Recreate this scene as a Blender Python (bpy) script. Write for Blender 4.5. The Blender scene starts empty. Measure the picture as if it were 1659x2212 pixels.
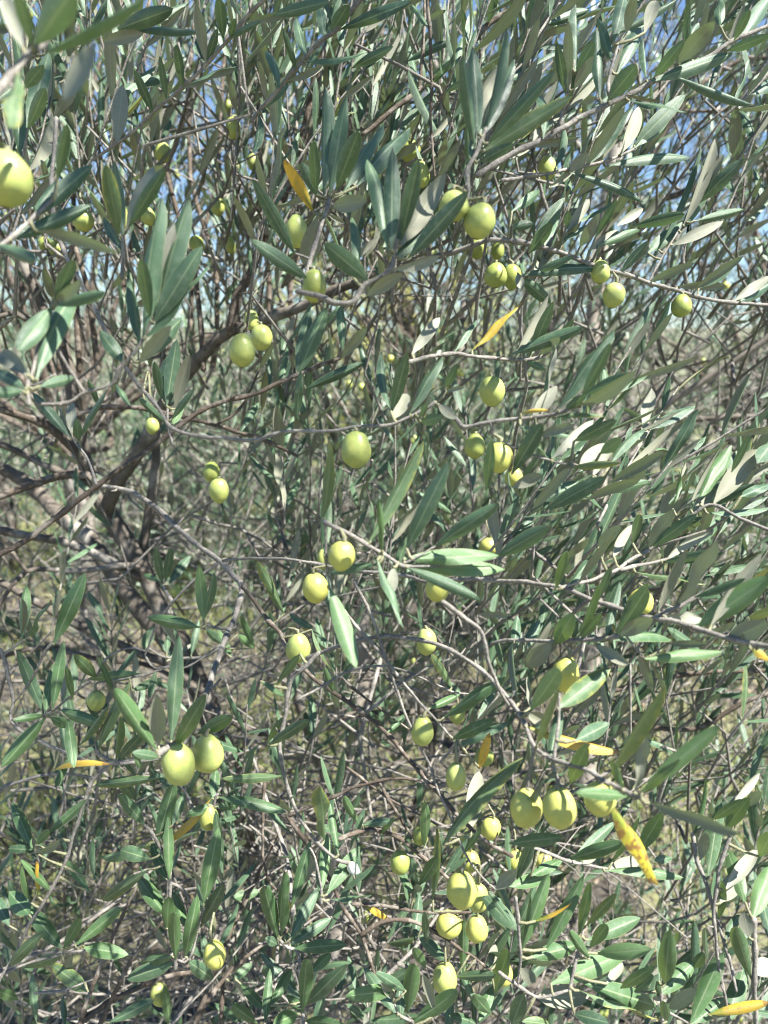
import bpy, math, random
import numpy as np
from mathutils import Vector, Matrix, noise as mnoise

random.seed(11)
RNG = np.random.default_rng(5)
C = bpy.context.scene.collection
scene = bpy.context.scene

# ---------------------------------------------------------------- camera, sky, sun, exposure
F = 1593.0                       # focal length in photograph units (photograph = 1659 x 2212 units)
CX, CY = 829.5, 1106.0
CAM = Vector((0, 0, 1.55))
PITCH = math.radians(12)
cam_d = bpy.data.cameras.new('camera')
cam = bpy.data.objects.new('camera', cam_d)
C.objects.link(cam)
cam.location = CAM
cam.rotation_euler = (math.radians(90) - PITCH, 0, 0)
cam_d.sensor_fit = 'AUTO'
cam_d.sensor_width = 36
cam_d.lens = 36 * F / 2212
cam_d.clip_start = .02
cam_d.clip_end = 400
cam_d.dof.use_dof = True
cam_d.dof.focus_distance = .60
cam_d.dof.aperture_fstop = 7.4
scene.camera = cam

SUN_DIR = Vector((.50, -.27, .82)).normalized()          # from the scene towards the sun
SUN_EL = math.asin(SUN_DIR.z)
SUN_AZ = math.atan2(SUN_DIR.x, SUN_DIR.y)
world = bpy.data.worlds.new('World')
scene.world = world
world.use_nodes = True
nt = world.node_tree
sky = nt.nodes.new('ShaderNodeTexSky')
sky.sky_type = 'NISHITA'
sky.sun_disc = False
sky.sun_elevation = SUN_EL
sky.sun_rotation = SUN_AZ
sky.air_density = 1.0
sky.dust_density = .1
sky.ozone_density = 4.0
sky.altitude = 400
nt.links.new(sky.outputs[0], nt.nodes['Background'].inputs[0])
nt.nodes['Background'].inputs[1].default_value = .062
sun_d = bpy.data.lights.new('sun', 'SUN')
sun_d.energy = 5.0
sun_d.angle = math.radians(.53)
sun_d.color = (1, .965, .90)
sun = bpy.data.objects.new('sun', sun_d)
C.objects.link(sun)
sun.rotation_euler = SUN_DIR.to_track_quat('Z', 'Y').to_euler()
sun.location = (2, -3, 6)
scene.view_settings.view_transform = 'Standard'
scene.view_settings.look = 'None'
scene.view_settings.gamma = 1
scene.view_settings.exposure = 1.82
scene.render.engine = 'CYCLES'
scene.cycles.max_bounces = 6
scene.cycles.diffuse_bounces = 1
scene.cycles.glossy_bounces = 2
scene.cycles.transmission_bounces = 4
scene.cycles.sample_clamp_indirect = 6
scene.cycles.filter_width = 1.15
scene.cycles.use_denoising = True
scene.cycles.denoising_prefilter = 'ACCURATE'

RCAM = Matrix.Rotation(math.radians(90) - PITCH, 3, 'X')
RIGHT, UPV, FWD = RCAM @ Vector((1, 0, 0)), RCAM @ Vector((0, 1, 0)), RCAM @ Vector((0, 0, -1))


def at(x, y, d):
    """A point seen at (x, y) on the photograph, d metres in front of the camera."""
    return CAM + RIGHT * ((x - CX) / F * d) - UPV * ((y - CY) / F * d) + FWD * d


def tag(o, label=None, cat=None, group=None, kind=None):
    for k, v in (('label', label), ('category', cat), ('group', group), ('kind', kind)):
        if v:
            o[k] = v
    return o


def empty(name, loc, **kw):
    o = bpy.data.objects.new(name, None)
    o.empty_display_size = .02
    o.location = loc
    C.objects.link(o)
    return tag(o, **kw)


def link(name, mesh, parent=None):
    o = bpy.data.objects.new(name, mesh)
    C.objects.link(o)
    if parent is not None:
        o.parent = parent
        o.location = -parent.location        # geometry is in world coordinates
    return o


# ---------------------------------------------------------------- materials
def mat(name):
    m = bpy.data.materials.new(name)
    m.use_nodes = True
    t = m.node_tree
    for n in list(t.nodes):
        t.nodes.remove(n)
    return m, t


def node(t, kind, **kw):
    n = t.nodes.new(kind)
    for k, v in kw.items():
        if isinstance(k, str) and k.startswith('i_'):
            n.inputs[int(k[2:])].default_value = v
        else:
            setattr(n, k, v)
    return n


def mixc(t, fac, a, b, mode='MIX'):
    n = t.nodes.new('ShaderNodeMix')
    n.data_type = 'RGBA'
    n.blend_type = mode
    for s, v in ((n.inputs[0], fac), (n.inputs[6], a), (n.inputs[7], b)):
        if hasattr(v, 'is_output'):
            t.links.new(v, s)
        elif isinstance(v, tuple):
            s.default_value = (*v, 1)
        else:
            s.default_value = v
    return n.outputs[2]


def math_n(t, op, a, b=0.0, c=None):
    n = t.nodes.new('ShaderNodeMath')
    n.operation = op
    for s, v in zip(n.inputs, (a, b, c)):
        if v is None:
            continue
        if hasattr(v, 'is_output'):
            t.links.new(v, s)
        else:
            s.default_value = v
    return n.outputs[0]


def ramp(t, src, stops):
    n = t.nodes.new('ShaderNodeValToRGB')
    e = n.color_ramp.elements
    while len(e) < len(stops):
        e.new(.5)
    for k, (p, c) in enumerate(stops):
        e[k].position = p
        e[k].color = (*c, 1)
    t.links.new(src, n.inputs[0])
    return n.outputs[0]


def leaf_material(name, top_a, top_b, under, trans, style='plain', rough=.38):
    """Waxy upper side, felted pale under side, pale midrib; blades differ by a random value."""
    m, t = mat(name)
    L = t.links
    uv = node(t, 'ShaderNodeUVMap').outputs[0]
    sep = node(t, 'ShaderNodeSeparateXYZ')
    L.new(uv, sep.inputs[0])
    u, v = sep.outputs[0], sep.outputs[1]
    oi = node(t, 'ShaderNodeObjectInfo')
    at_ = node(t, 'ShaderNodeAttribute', attribute_name='rnd')
    rnd = math_n(t, 'FRACT', math_n(t, 'ADD', oi.outputs['Random'], at_.outputs['Fac']))
    rnd2 = math_n(t, 'FRACT', math_n(t, 'MULTIPLY', rnd, 7.31))
    vec = node(t, 'ShaderNodeCombineXYZ')
    L.new(math_n(t, 'MULTIPLY', u, 1.0), vec.inputs[0])
    L.new(math_n(t, 'MULTIPLY', v, 5.0), vec.inputs[1])
    L.new(math_n(t, 'MULTIPLY', rnd, 50.0), vec.inputs[2])
    nz = node(t, 'ShaderNodeTexNoise', i_2=2.2, i_3=4.0, i_4=.6)
    L.new(vec.outputs[0], nz.inputs[0])
    fine = node(t, 'ShaderNodeTexNoise', i_2=16.0, i_3=2.0, i_4=.6)
    L.new(vec.outputs[0], fine.inputs[0])
    top = mixc(t, rnd, top_a, top_b)
    top = mixc(t, math_n(t, 'MULTIPLY', fine.outputs[0], .3), top, tuple(c * 1.55 for c in top_b))
    dist = math_n(t, 'ABSOLUTE', math_n(t, 'SUBTRACT', u, .5))
    rib = math_n(t, 'SUBTRACT', 1.0, math_n(t, 'MULTIPLY', dist, 17.0))
    rib_c = math_n(t, 'MAXIMUM', rib, 0.0)
    # side veins, faint and oblique
    wv = node(t, 'ShaderNodeTexWave', i_1=9.0, i_2=1.0, i_3=1.0)
    cv = node(t, 'ShaderNodeCombineXYZ')
    L.new(math_n(t, 'SUBTRACT', math_n(t, 'MULTIPLY', v, 3.0), math_n(t, 'MULTIPLY', dist, 1.6)), cv.inputs[0])
    L.new(cv.outputs[0], wv.inputs[0])
    top = mixc(t, math_n(t, 'MULTIPLY', wv.outputs[1], .12), top, tuple(c * 1.7 for c in top_b))
    top = mixc(t, math_n(t, 'MULTIPLY', rib_c, .8), top, (.27, .34, .18))
    edge = math_n(t, 'MAXIMUM', math_n(t, 'MULTIPLY', math_n(t, 'SUBTRACT', dist, .455), 14.0), 0.0)
    top = mixc(t, edge, top, (.26, .30, .13))
    # dust, specks and small scars
    sv = node(t, 'ShaderNodeTexVoronoi', i_2=7.0)
    L.new(vec.outputs[0], sv.inputs[0])
    scar = math_n(t, 'MULTIPLY', math_n(t, 'LESS_THAN', sv.outputs[0], .075), math_n(t, 'GREATER_THAN', rnd2, .45))
    top = mixc(t, math_n(t, 'MULTIPLY', scar, .7), top, (.30, .26, .15))
    dust = math_n(t, 'MULTIPLY', math_n(t, 'MAXIMUM', math_n(t, 'SUBTRACT', nz.outputs[0], .5), 0.0), 1.4)
    top = mixc(t, math_n(t, 'MINIMUM', dust, .4), top, (.26, .30, .22))
    und = mixc(t, math_n(t, 'MULTIPLY', rnd2, .6), under, tuple(c * f for c, f in zip(under, (.78, .74, .62))))
    und = mixc(t, math_n(t, 'MINIMUM', math_n(t, 'MULTIPLY', math_n(t, 'MAXIMUM', math_n(t, 'SUBTRACT', nz.outputs[0], .42), 0.0), 2.2), .7), und, tuple(c * f for c, f in zip(under, (.80, .76, .62))))
    und = mixc(t, math_n(t, 'MULTIPLY', wv.outputs[1], .25), und, tuple(c * .8 for c in under))
    und = mixc(t, math_n(t, 'MULTIPLY', rib_c, .5), und, (.36, .36, .24))
    if style == 'edge':          # yellowing from the margin and the tip
        q = math_n(t, 'ADD', math_n(t, 'MULTIPLY', dist, 1.3), math_n(t, 'MULTIPLY', v, .35))
        q = math_n(t, 'ADD', q, math_n(t, 'MULTIPLY', nz.outputs[0], 1.0))
        f = math_n(t, 'MULTIPLY', math_n(t, 'MAXIMUM', math_n(t, 'SUBTRACT', q, 1.16), 0.0), 2.2)
        f = math_n(t, 'MINIMUM', f, 1.0)
        top = mixc(t, f, top, (.30, .28, .035))
        und = mixc(t, math_n(t, 'MULTIPLY', f, .6), und, (.34, .31, .08))
    if style in ('yellow', 'blotch'):
        gb = math_n(t, 'MAXIMUM', math_n(t, 'SUBTRACT', .5, math_n(t, 'ADD', v, math_n(t, 'SUBTRACT', math_n(t, 'MULTIPLY', nz.outputs[0], .8), .35))), 0.0)
        gb = math_n(t, 'MINIMUM', math_n(t, 'MULTIPLY', gb, math_n(t, 'MULTIPLY', rnd2, 5.0)), .85)
        top = mixc(t, gb, top, (.16, .22, .04))
        und = mixc(t, gb, und, (.25, .29, .10))
        top = mixc(t, math_n(t, 'MULTIPLY', math_n(t, 'GREATER_THAN', v, .9), .7), top, (.22, .11, .04))
        k = 1.0 if style == 'blotch' else .55
        f = math_n(t, 'MULTIPLY', math_n(t, 'MAXIMUM', math_n(t, 'SUBTRACT', nz.outputs[0], .50 if style == 'blotch' else .62), 0.0), 12.0 * k)
        f = math_n(t, 'MINIMUM', f, .85)
        top = mixc(t, f, top, (.17, .065, .03))
        und = mixc(t, f, und, (.2, .09, .03))
    geo = node(t, 'ShaderNodeNewGeometry')
    col = mixc(t, geo.outputs['Backfacing'], top, und)
    bs = node(t, 'ShaderNodeBsdfPrincipled')
    L.new(col, bs.inputs['Base Color'])
    r = math_n(t, 'ADD', rough, math_n(t, 'MULTIPLY', geo.outputs['Backfacing'], .32))
    L.new(math_n(t, 'ADD', r, math_n(t, 'MULTIPLY', rnd2, .1)), bs.inputs['Roughness'])
    bs.inputs['Specular IOR Level'].default_value = .62
    bump = node(t, 'ShaderNodeBump', i_0=.35, i_1=.0006)
    h = math_n(t, 'SUBTRACT', math_n(t, 'MULTIPLY', fine.outputs[0], .6), math_n(t, 'MULTIPLY', rib_c, .8))
    L.new(math_n(t, 'ADD', h, math_n(t, 'MULTIPLY', wv.outputs[1], .25)), bump.inputs['Height'])
    L.new(bump.outputs[0], bs.inputs['Normal'])
    tr = node(t, 'ShaderNodeBsdfTranslucent')
    tr.inputs[0].default_value = (*trans, 1)
    mx = node(t, 'ShaderNodeMixShader', i_0=.11)
    L.new(bs.outputs[0], mx.inputs[1])
    L.new(tr.outputs[0], mx.inputs[2])
    out = node(t, 'ShaderNodeOutputMaterial')
    L.new(mx.outputs[0], out.inputs[0])
    return m


UND = (.27, .28, .22)
M_LEAF = {
    'g': leaf_material('olive_leaf', (.024, .058, .036), (.072, .132, .068), UND, (.15, .25, .08)),
    'm': leaf_material('olive_leaf_green', (.036, .082, .036), (.075, .145, .052), UND, (.22, .33, .06)),
    'b': leaf_material('olive_leaf_sunlit', (.085, .165, .062), (.11, .195, .075), UND, (.25, .36, .06)),  # lighter copy of the leaf colour for sunlit blades, sunlight put into it
    'h': leaf_material('olive_leaf_yellowing', (.055, .105, .046), (.085, .14, .058), (.27, .28, .17), (.30, .34, .06), 'edge'),
    'y': leaf_material('olive_leaf_yellow', (.50, .30, .035), (.56, .38, .05), (.46, .30, .07), (.7, .4, .03), 'yellow'),
    'Y': leaf_material('olive_leaf_blotched', (.46, .40, .04), (.50, .41, .04), (.48, .36, .08), (.6, .42, .04), 'blotch'),
    'w': leaf_material('olive_leaf_pale', (.5, .52, .44), (.55, .56, .48), (.55, .56, .48), (.4, .42, .3)),
}


def bark_material(name, dark, light, scale, rough=.85, patch=(.42, .40, .36), amount=.5):
    m, t = mat(name)
    L = t.links
    g = node(t, 'ShaderNodeNewGeometry').outputs['Position']
    n1 = node(t, 'ShaderNodeTexNoise', i_2=scale, i_3=6.0, i_4=.65)
    n2 = node(t, 'ShaderNodeTexNoise', i_2=scale * .22, i_3=3.0, i_4=.6)
    vo = node(t, 'ShaderNodeTexVoronoi', i_2=scale * 1.3)
    for n in (n1, n2, vo):
        L.new(g, n.inputs[0])
    c = ramp(t, n1.outputs[0], [(.3, dark), (.7, light)])
    f = math_n(t, 'MINIMUM', math_n(t, 'MULTIPLY', math_n(t, 'MAXIMUM', math_n(t, 'SUBTRACT', n2.outputs[0], .52), 0.0), 6.0), amount)
    c = mixc(t, f, c, patch)
    c = mixc(t, math_n(t, 'MULTIPLY', math_n(t, 'LESS_THAN', vo.outputs[0], .16), .55), c, tuple(x * .5 for x in dark))
    at_ = node(t, 'ShaderNodeAttribute', attribute_name='rnd')
    c = mixc(t, math_n(t, 'MULTIPLY', at_.outputs['Fac'], .45), c, tuple(x * .55 for x in dark))
    bs = node(t, 'ShaderNodeBsdfPrincipled')
    L.new(c, bs.inputs['Base Color'])
    bs.inputs['Roughness'].default_value = rough
    bs.inputs['Specular IOR Level'].default_value = .25
    bump = node(t, 'ShaderNodeBump', i_0=.6, i_1=.002)
    L.new(n1.outputs[0], bump.inputs['Height'])
    L.new(bump.outputs[0], bs.inputs['Normal'])
    out = node(t, 'ShaderNodeOutputMaterial')
    L.new(bs.outputs[0], out.inputs[0])
    return m


M_TWIG = bark_material('olive_twig_bark', (.13, .118, .105), (.30, .28, .25), 420, patch=(.42, .39, .33), amount=.55)
M_BARK = bark_material('olive_branch_bark', (.065, .05, .038), (.155, .125, .098), 300, patch=(.36, .32, .27), amount=.5)
M_TRUNK = bark_material('olive_trunk_bark', (.055, .046, .038), (.19, .165, .135), 70, patch=(.36, .34, .30), amount=.7)
M_PALE = bark_material('olive_pale_bark', (.20, .17, .14), (.36, .32, .27), 60, patch=(.45, .42, .36), amount=.5)
M_DRY = bark_material('dry_twig_bark', (.085, .075, .066), (.21, .19, .17), 200, patch=(.42, .38, .34), amount=.6)
M_STALK = bark_material('olive_stalk_skin', (.16, .165, .09), (.28, .27, .17), 500, rough=.6, patch=(.3, .28, .2), amount=.4)


def olive_material(name, a, b, yellow):
    m, t = mat(name)
    L = t.links
    tc = node(t, 'ShaderNodeTexCoord').outputs['Object']
    oi = node(t, 'ShaderNodeObjectInfo').outputs['Random']
    mp = node(t, 'ShaderNodeVectorMath', operation='ADD')
    L.new(tc, mp.inputs[0])
    cb = node(t, 'ShaderNodeCombineXYZ')
    for k in range(3):
        L.new(math_n(t, 'MULTIPLY', oi, 3.1 + 4 * k), cb.inputs[k])
    L.new(cb.outputs[0], mp.inputs[1])
    big = node(t, 'ShaderNodeTexNoise', i_2=1.4, i_3=3.0, i_4=.55)
    fine = node(t, 'ShaderNodeTexNoise', i_2=11.0, i_3=3.0, i_4=.6)
    spots = node(t, 'ShaderNodeTexVoronoi', i_2=9.0)
    for n in (big, fine, spots):
        L.new(mp.outputs[0], n.inputs[0])
    sp = node(t, 'ShaderNodeSeparateXYZ')
    L.new(tc, sp.inputs[0])
    c = mixc(t, oi, a, b)
    f = math_n(t, 'MINIMUM', math_n(t, 'MULTIPLY', math_n(t, 'MAXIMUM', math_n(t, 'SUBTRACT', math_n(t, 'SUBTRACT', big.outputs[0], math_n(t, 'MULTIPLY', sp.outputs[2], .10)), .42), 0.0), 3.6), .85)
    c = mixc(t, f, c, yellow)
    c = mixc(t, math_n(t, 'MULTIPLY', fine.outputs[0], .22), c, (.55, .58, .30))            # waxy bloom
    c = mixc(t, math_n(t, 'MULTIPLY', math_n(t, 'LESS_THAN', spots.outputs[0], .2), .5), c, (.62, .63, .34))
    scr = node(t, 'ShaderNodeTexNoise', i_2=4.5, i_3=5.0, i_4=.7)
    L.new(mp.outputs[0], scr.inputs[0])
    sf = math_n(t, 'MINIMUM', math_n(t, 'MULTIPLY', math_n(t, 'MAXIMUM', math_n(t, 'SUBTRACT', scr.outputs[0], .66), 0.0), 9.0), .6)
    c = mixc(t, sf, c, (.22, .19, .07))                 # bruises and rubbed skin
    tip = math_n(t, 'LESS_THAN', sp.outputs[2], -.985)
    c = mixc(t, math_n(t, 'MULTIPLY', tip, .85), c, (.07, .05, .02))
    bs = node(t, 'ShaderNodeBsdfPrincipled')
    L.new(c, bs.inputs['Base Color'])
    L.new(math_n(t, 'ADD', .27, math_n(t, 'MULTIPLY', fine.outputs[0], .22)), bs.inputs['Roughness'])
    bs.inputs['Specular IOR Level'].default_value = .42
    bs.inputs['Subsurface Weight'].default_value = .1
    bs.inputs['Subsurface Radius'].default_value = (1, .9, .2)
    bs.inputs['Subsurface Scale'].default_value = .0025
    bump = node(t, 'ShaderNodeBump', i_0=.05, i_1=.01)
    L.new(fine.outputs[0], bump.inputs['Height'])
    L.new(bump.outputs[0], bs.inputs['Normal'])
    out = node(t, 'ShaderNodeOutputMaterial')
    L.new(bs.outputs[0], out.inputs[0])
    return m


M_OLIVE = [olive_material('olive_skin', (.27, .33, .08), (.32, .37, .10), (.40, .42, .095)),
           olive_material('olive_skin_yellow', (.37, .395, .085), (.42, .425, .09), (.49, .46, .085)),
           olive_material('olive_skin_shaded', (.21, .27, .05), (.26, .31, .06), (.32, .34, .065))]  # darker copy of the skin for shaded fruit, shade put into the colour

# ---------------------------------------------------------------- mesh helpers
def mesh_from(name, V, Fq, material, smooth=True, rnd=None, uv=None):
    """Mesh from a vertex array and a quad (or triangle) index array."""
    me = bpy.data.meshes.new(name)
    k = Fq.shape[1]
    me.vertices.add(len(V))
    me.vertices.foreach_set('co', np.ascontiguousarray(V, dtype=np.float32).ravel())
    me.loops.add(len(Fq) * k)
    me.loops.foreach_set('vertex_index', np.ascontiguousarray(Fq, dtype=np.int32).ravel())
    me.polygons.add(len(Fq))
    me.polygons.foreach_set('loop_start', np.arange(0, len(Fq) * k, k, dtype=np.int32))
    me.polygons.foreach_set('use_smooth', np.full(len(Fq), smooth))
    if rnd is not None:
        a = me.attributes.new('rnd', 'FLOAT', 'POINT')
        a.data.foreach_set('value', np.ascontiguousarray(rnd, dtype=np.float32))
    if uv is not None:
        l = me.uv_layers.new(name='UVMap')
        l.data.foreach_set('uv', np.ascontiguousarray(uv[Fq.ravel()], dtype=np.float32).ravel())
    me.update(calc_edges=True)
    me.validate()
    if material:
        me.materials.append(material)
    return me


def leaf_template(nl, cols, bend, roll, twist=0., peak=1.0, sharp=.85, wave=0.):
    """Unit leaf: length 1 along y, width 1 along x, upper side +z. Returns verts, quads, uv."""
    V, U = [], []
    for i in range(nl + 1):
        tt = i / nl
        if tt < .05:
            hw = .055
        else:
            s = (tt - .05) / .95
            hw = .5 * max(math.sin(math.pi * min(1, s) ** peak), 0) ** (sharp * .72)
            hw = max(hw, .055 * (1 - s), .012)
        a = twist * tt
        for c in cols:
            x = c * hw
            z = -roll * (c * c) * hw * 2 * .075 + .010 * abs(c)      # margins rolled under, shallow groove at the midrib
            z += wave * math.sin(tt * 9 + (2 if c > 0 else 0)) * c * hw * .4
            V.append((x * math.cos(a), tt, z + x * math.sin(a) * .22 - bend * 1.6 * (tt * tt - tt)))
            U.append((.5 + c * .5, tt))
    n = len(cols)
    Q = [(i * n + j, i * n + j + 1, (i + 1) * n + j + 1, (i + 1) * n + j) for i in range(nl) for j in range(n - 1)]
    return np.array(V), np.array(Q), np.array(U)


FULL = (-1, -.55, 0, .55, 1)
LEAVES = [leaf_template(12, FULL, *p) for p in (
    (.00, .5, .1, 1.0, .80), (.06, .7, -.2, 1.08, .85), (.12, .5, .3, .95, .80), (-.05, .8, .15, 1.1, .75),
    (.18, .6, -.35, 1.0, .9), (.03, 1.0, .0, 1.12, .78), (-.09, .5, .4, .92, .88), (.10, .9, -.1, 1.05, .72, .12),
    (.04, .6, .5, 1.0, .85, .2), (.25, .7, .1, 1.05, .8))]
MID_LEAF = leaf_template(6, (-1, 0, 1), .07, .6, .15, 1.03, .85)
FAR_LEAF = (np.array([(0, 0, 0), (-.42, .45, -.02), (0, .5, .02), (.42, .45, -.02), (0, 1, -.05)]),
            np.array([(0, 2, 1), (0, 3, 2), (1, 2, 4), (2, 3, 4)]),
            np.array([(.5, 0), (0, .5), (.5, .5), (1, .5), (.5, 1)]))
LEAF_MESH = {}
for kk, m_ in M_LEAF.items():
    LEAF_MESH[kk] = [mesh_from('leaf_blade', v, q, m_, uv=u) for v, q, u in LEAVES]


def foliage(name, base, l, n, L, W, template, material, parent=None):
    """Many leaves joined in one mesh (arrays of base points, directions, upper normals, sizes)."""
    V, Q, U = template
    base, l, n = np.asarray(base), np.asarray(l), np.asarray(n)
    l = l / np.linalg.norm(l, axis=1, keepdims=True)
    n = n - (n * l).sum(1, keepdims=True) * l
    n = n / np.maximum(np.linalg.norm(n, axis=1, keepdims=True), 1e-6)
    s = np.cross(l, n)
    L, W = np.asarray(L)[:, None, None], np.asarray(W)[:, None, None]
    P = base[:, None] + s[:, None] * V[None, :, 0:1] * W + l[:, None] * V[None, :, 1:2] * L + n[:, None] * V[None, :, 2:3] * L
    k = len(base)
    Fq = (Q[None] + (np.arange(k) * len(V))[:, None, None]).reshape(-1, Q.shape[1])
    rnd = np.repeat(RNG.random(k), len(V))
    me = mesh_from(name, P.reshape(-1, 3), Fq, material, rnd=rnd, uv=np.tile(U, (k, 1)))
    return link(name, me, parent)


class Tubes:
    """Collects tapered tubes along point lists; build() joins them in one mesh."""
    def __init__(self):
        self.V, self.F, self.R, self.n = [], [], [], 0

    def add(self, pts, radii, sides=6, rnd=None):
        P = np.array([tuple(p) for p in pts], float)
        if len(P) < 2:
            return
        T = np.gradient(P, axis=0)
        T /= np.maximum(np.linalg.norm(T, axis=1, keepdims=True), 1e-9)
        ref = np.array((0., 0., 1.)) if abs(T[0, 2]) < .9 else np.array((1., 0., 0.))
        A = np.cross(T, ref)
        bad = np.linalg.norm(A, axis=1) < .05
        A[bad] = np.cross(T[bad], (0.3, 1., 0.2))
        A /= np.linalg.norm(A, axis=1, keepdims=True)
        Bv = np.cross(T, A)
        r = np.asarray(radii, float)[:, None, None]
        a = np.arange(sides) * 2 * math.pi / sides
        ring = P[:, None] + (A[:, None] * np.cos(a)[None, :, None] + Bv[:, None] * np.sin(a)[None, :, None]) * r
        m = len(P)
        V = np.concatenate([ring.reshape(-1, 3), P[:1] - T[:1] * r[0, 0], P[-1:] + T[-1:] * r[-1, 0]])
        i, j = np.meshgrid(np.arange(m - 1), np.arange(sides), indexing='ij')
        j2 = (j + 1) % sides
        Fq = np.stack([i * sides + j, i * sides + j2, (i + 1) * sides + j2, (i + 1) * sides + j], -1).reshape(-1, 4)
        tri1 = np.stack([Fq[:, 0], Fq[:, 1], Fq[:, 2]], -1)
        tri2 = np.stack([Fq[:, 0], Fq[:, 2], Fq[:, 3]], -1)
        jj = np.arange(sides)
        cap0 = np.stack([np.full(sides, m * sides), (jj + 1) % sides, jj], -1)
        cap1 = np.stack([np.full(sides, m * sides + 1), (m - 1) * sides + jj, (m - 1) * sides + (jj + 1) % sides], -1)
        self.F.append(np.concatenate([tri1, tri2, cap0, cap1]) + self.n)
        self.V.append(V)
        self.R.append(np.full(len(V), RNG.random() if rnd is None else rnd))
        self.n += len(V)

    def build(self, name, material, parent=None):
        me = mesh_from(name, np.concatenate(self.V), np.concatenate(self.F), material, rnd=np.concatenate(self.R))
        return link(name, me, parent)


def smooth_path(P, step):
    """Catmull-Rom through the points, resampled about every `step`."""
    P = [np.array(p, float) for p in P]
    Q = [2 * P[0] - P[1]] + P + [2 * P[-1] - P[-2]]
    out = []
    for i in range(1, len(Q) - 2):
        p0, p1, p2, p3 = Q[i - 1:i + 3]
        n = max(1, int(np.linalg.norm((p2 - p1)[:2]) / step))
        for k in range(n):
            s = k / n
            out.append(.5 * (2 * p1 + (p2 - p0) * s + (2 * p0 - 5 * p1 + 4 * p2 - p3) * s * s + (3 * p1 - p0 - 3 * p2 + p3) * s ** 3))
    out.append(P[-1])
    return np.array(out)


def wobble(P, amp, freq, seed):
    return [Vector(p) + mnoise.noise_vector(Vector(p) * freq + Vector((seed, 0, 0))) * amp for p in P]


def knots(n, r0, r1, seed, every=9, gain=.22):
    """Tapering radii with the small swellings where leaf pairs sat."""
    k = np.arange(n)
    r = r0 + (r1 - r0) * k / max(1, n - 1)
    return r * (1 + gain * np.exp(-((k + seed * 3) % every - every / 2) ** 2 / 1.2) + RNG.normal(0, .05, n))
# ---------------------------------------------------------------- traced branches
# label | near depth, far depth (m) along the first twig | twigs: radius : points ... | leaves: base x,y  tip x,y  width kind
# (positions were measured on the photograph; every one becomes a point at a real distance)
BR = []
def B(label, d0, d1, twigs, leaves, tint='twig'):
    BR.append((label, d0, d1, twigs, leaves, tint))

B('near blurred branch with big broad leaves entering at the top left corner', .27, .29,
  '9:-15,207 0,196 37,150 67,115 88,97 102,84',
  '75 100 160 -25 60 g;83 123 320 -8 17 b;205 92 137 215 40 u;50 105 5 -15 36 u;70 97 35 -25 30 g;40 160 20 277 28 h')
B('long pale twig crossing the upper left diagonally to a brown backed oval leaf', .52, .6,
  '4:580,-8 560,10 533,37 493,87 447,137 397,187 333,240 277,293 247,313 200,347',
  '252 312 264 182 37 u;445 135 423 5 24 u;395 190 513 143 14 u;483 85 473 -5 26 g;255 62 375 18 36 g;222 90 310 72 27 u;262 57 437 67 14 g;497 85 565 45 14 g;447 137 470 60 18 g;497 80 508 38 16 g;330 242 290 150 20 g;395 188 380 95 20 g;360 215 345 120 16 g')
B('upright leafy twig at the left edge with one sunlit folded leaf', .47, .5,
  '3:-10,225 7,277 20,322 28,345 40,375|3:40,375 58,300 60,277',
  '58 277 106 113 38 g;60 280 98 190 28 g;48 345 44 200 30 g;60 373 114 247 26 u;53 190 95 140 28 g;20 320 6 235 16 u')
B('blurred twig of dark broad leaves reaching in from the left edge under the large olive', .35, .37,
  '5:-12,542 33,507 77,467 115,432',
  '72 467 200 356 38 g;22 520 198 443 36 g;78 460 125 385 30 g;123 390 147 267 25 g;80 500 255 547 34 u;-10 528 80 563 30 g')
B('upright sprig with four leaves and one yellow edged leaf standing left of the orange leaf', .42, .42,
  '4:262,600 265,570 265,533 264,500',
  '257 507 228 353 36 h;266 507 246 345 28 g;272 500 333 358 36 u;278 490 357 363 30 g;262 540 225 470 20 g')
B('blurred fan of long upright dark leaves on a bent grey twig at the left', .4, .4,
  '4:80,873 150,868 180,850 240,830 257,800 300,750 333,680 345,650|4:180,845 157,808 123,750 110,725',
  '300 746 280 603 30 g;310 730 350 427 36 g;330 670 377 483 34 u;337 686 410 430 38 g;303 743 457 566 28 g;333 696 437 530 46 g;300 783 370 703 30 u;300 783 393 687 40 g;267 783 215 715 34 g;325 690 305 560 30 g')
B('pair of blurred dark leaf clusters hanging at the left edge above the bare twigs', .35, .37,
  '4:63,872 60,830 70,800 92,720 112,662',
  '80 820 165 630 40 g;115 650 93 575 20 u;118 648 160 560 30 g;120 650 175 605 22 u;112 665 38 757 44 g;115 660 230 632 24 g;60 810 0 760 40 u;55 840 -10 800 30 g;85 835 160 815 26 g;50 845 -20 850 26 g')
B('thin twig with four slim leaves hanging over the dark trunk at the left', .62, .66,
  '3:207,1045 190,993 168,963 158,946',
  '152 946 70 847 24 g;175 943 233 843 18 g;155 937 153 863 24 u;170 953 165 903 20 g;158 948 128 880 14 u')
B('tuft of tall leaves with one bright sunlit leaf below the thick grey limb', .62, .62,
  '3:372,960 365,925 363,900 363,880',
  '360 876 382 733 32 g;367 880 390 780 16 g;377 883 408 766 28 u;350 863 333 780 20 g;373 917 397 873 18 g;355 870 360 770 18 g;372 905 420 840 16 g')
B('long dark twig drooping from upper left, then level above the large lone olive', .5, .45,
  '4.5:122,255 113,360 114,430 118,487 143,553 187,630 220,700 247,750 287,816 333,873 360,913 377,926 433,943 553,950 620,933 720,930 766,923 836,920 873,906 913,886 940,868',
  '846 890 881 760 30 g;843 886 823 760 14 g;850 905 880 850 34 u;946 873 985 905 22 u;910 912 955 900 26 g;905 905 923 870 12 g;360 915 300 860 16 g;885 895 957 770 24 g')
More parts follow.
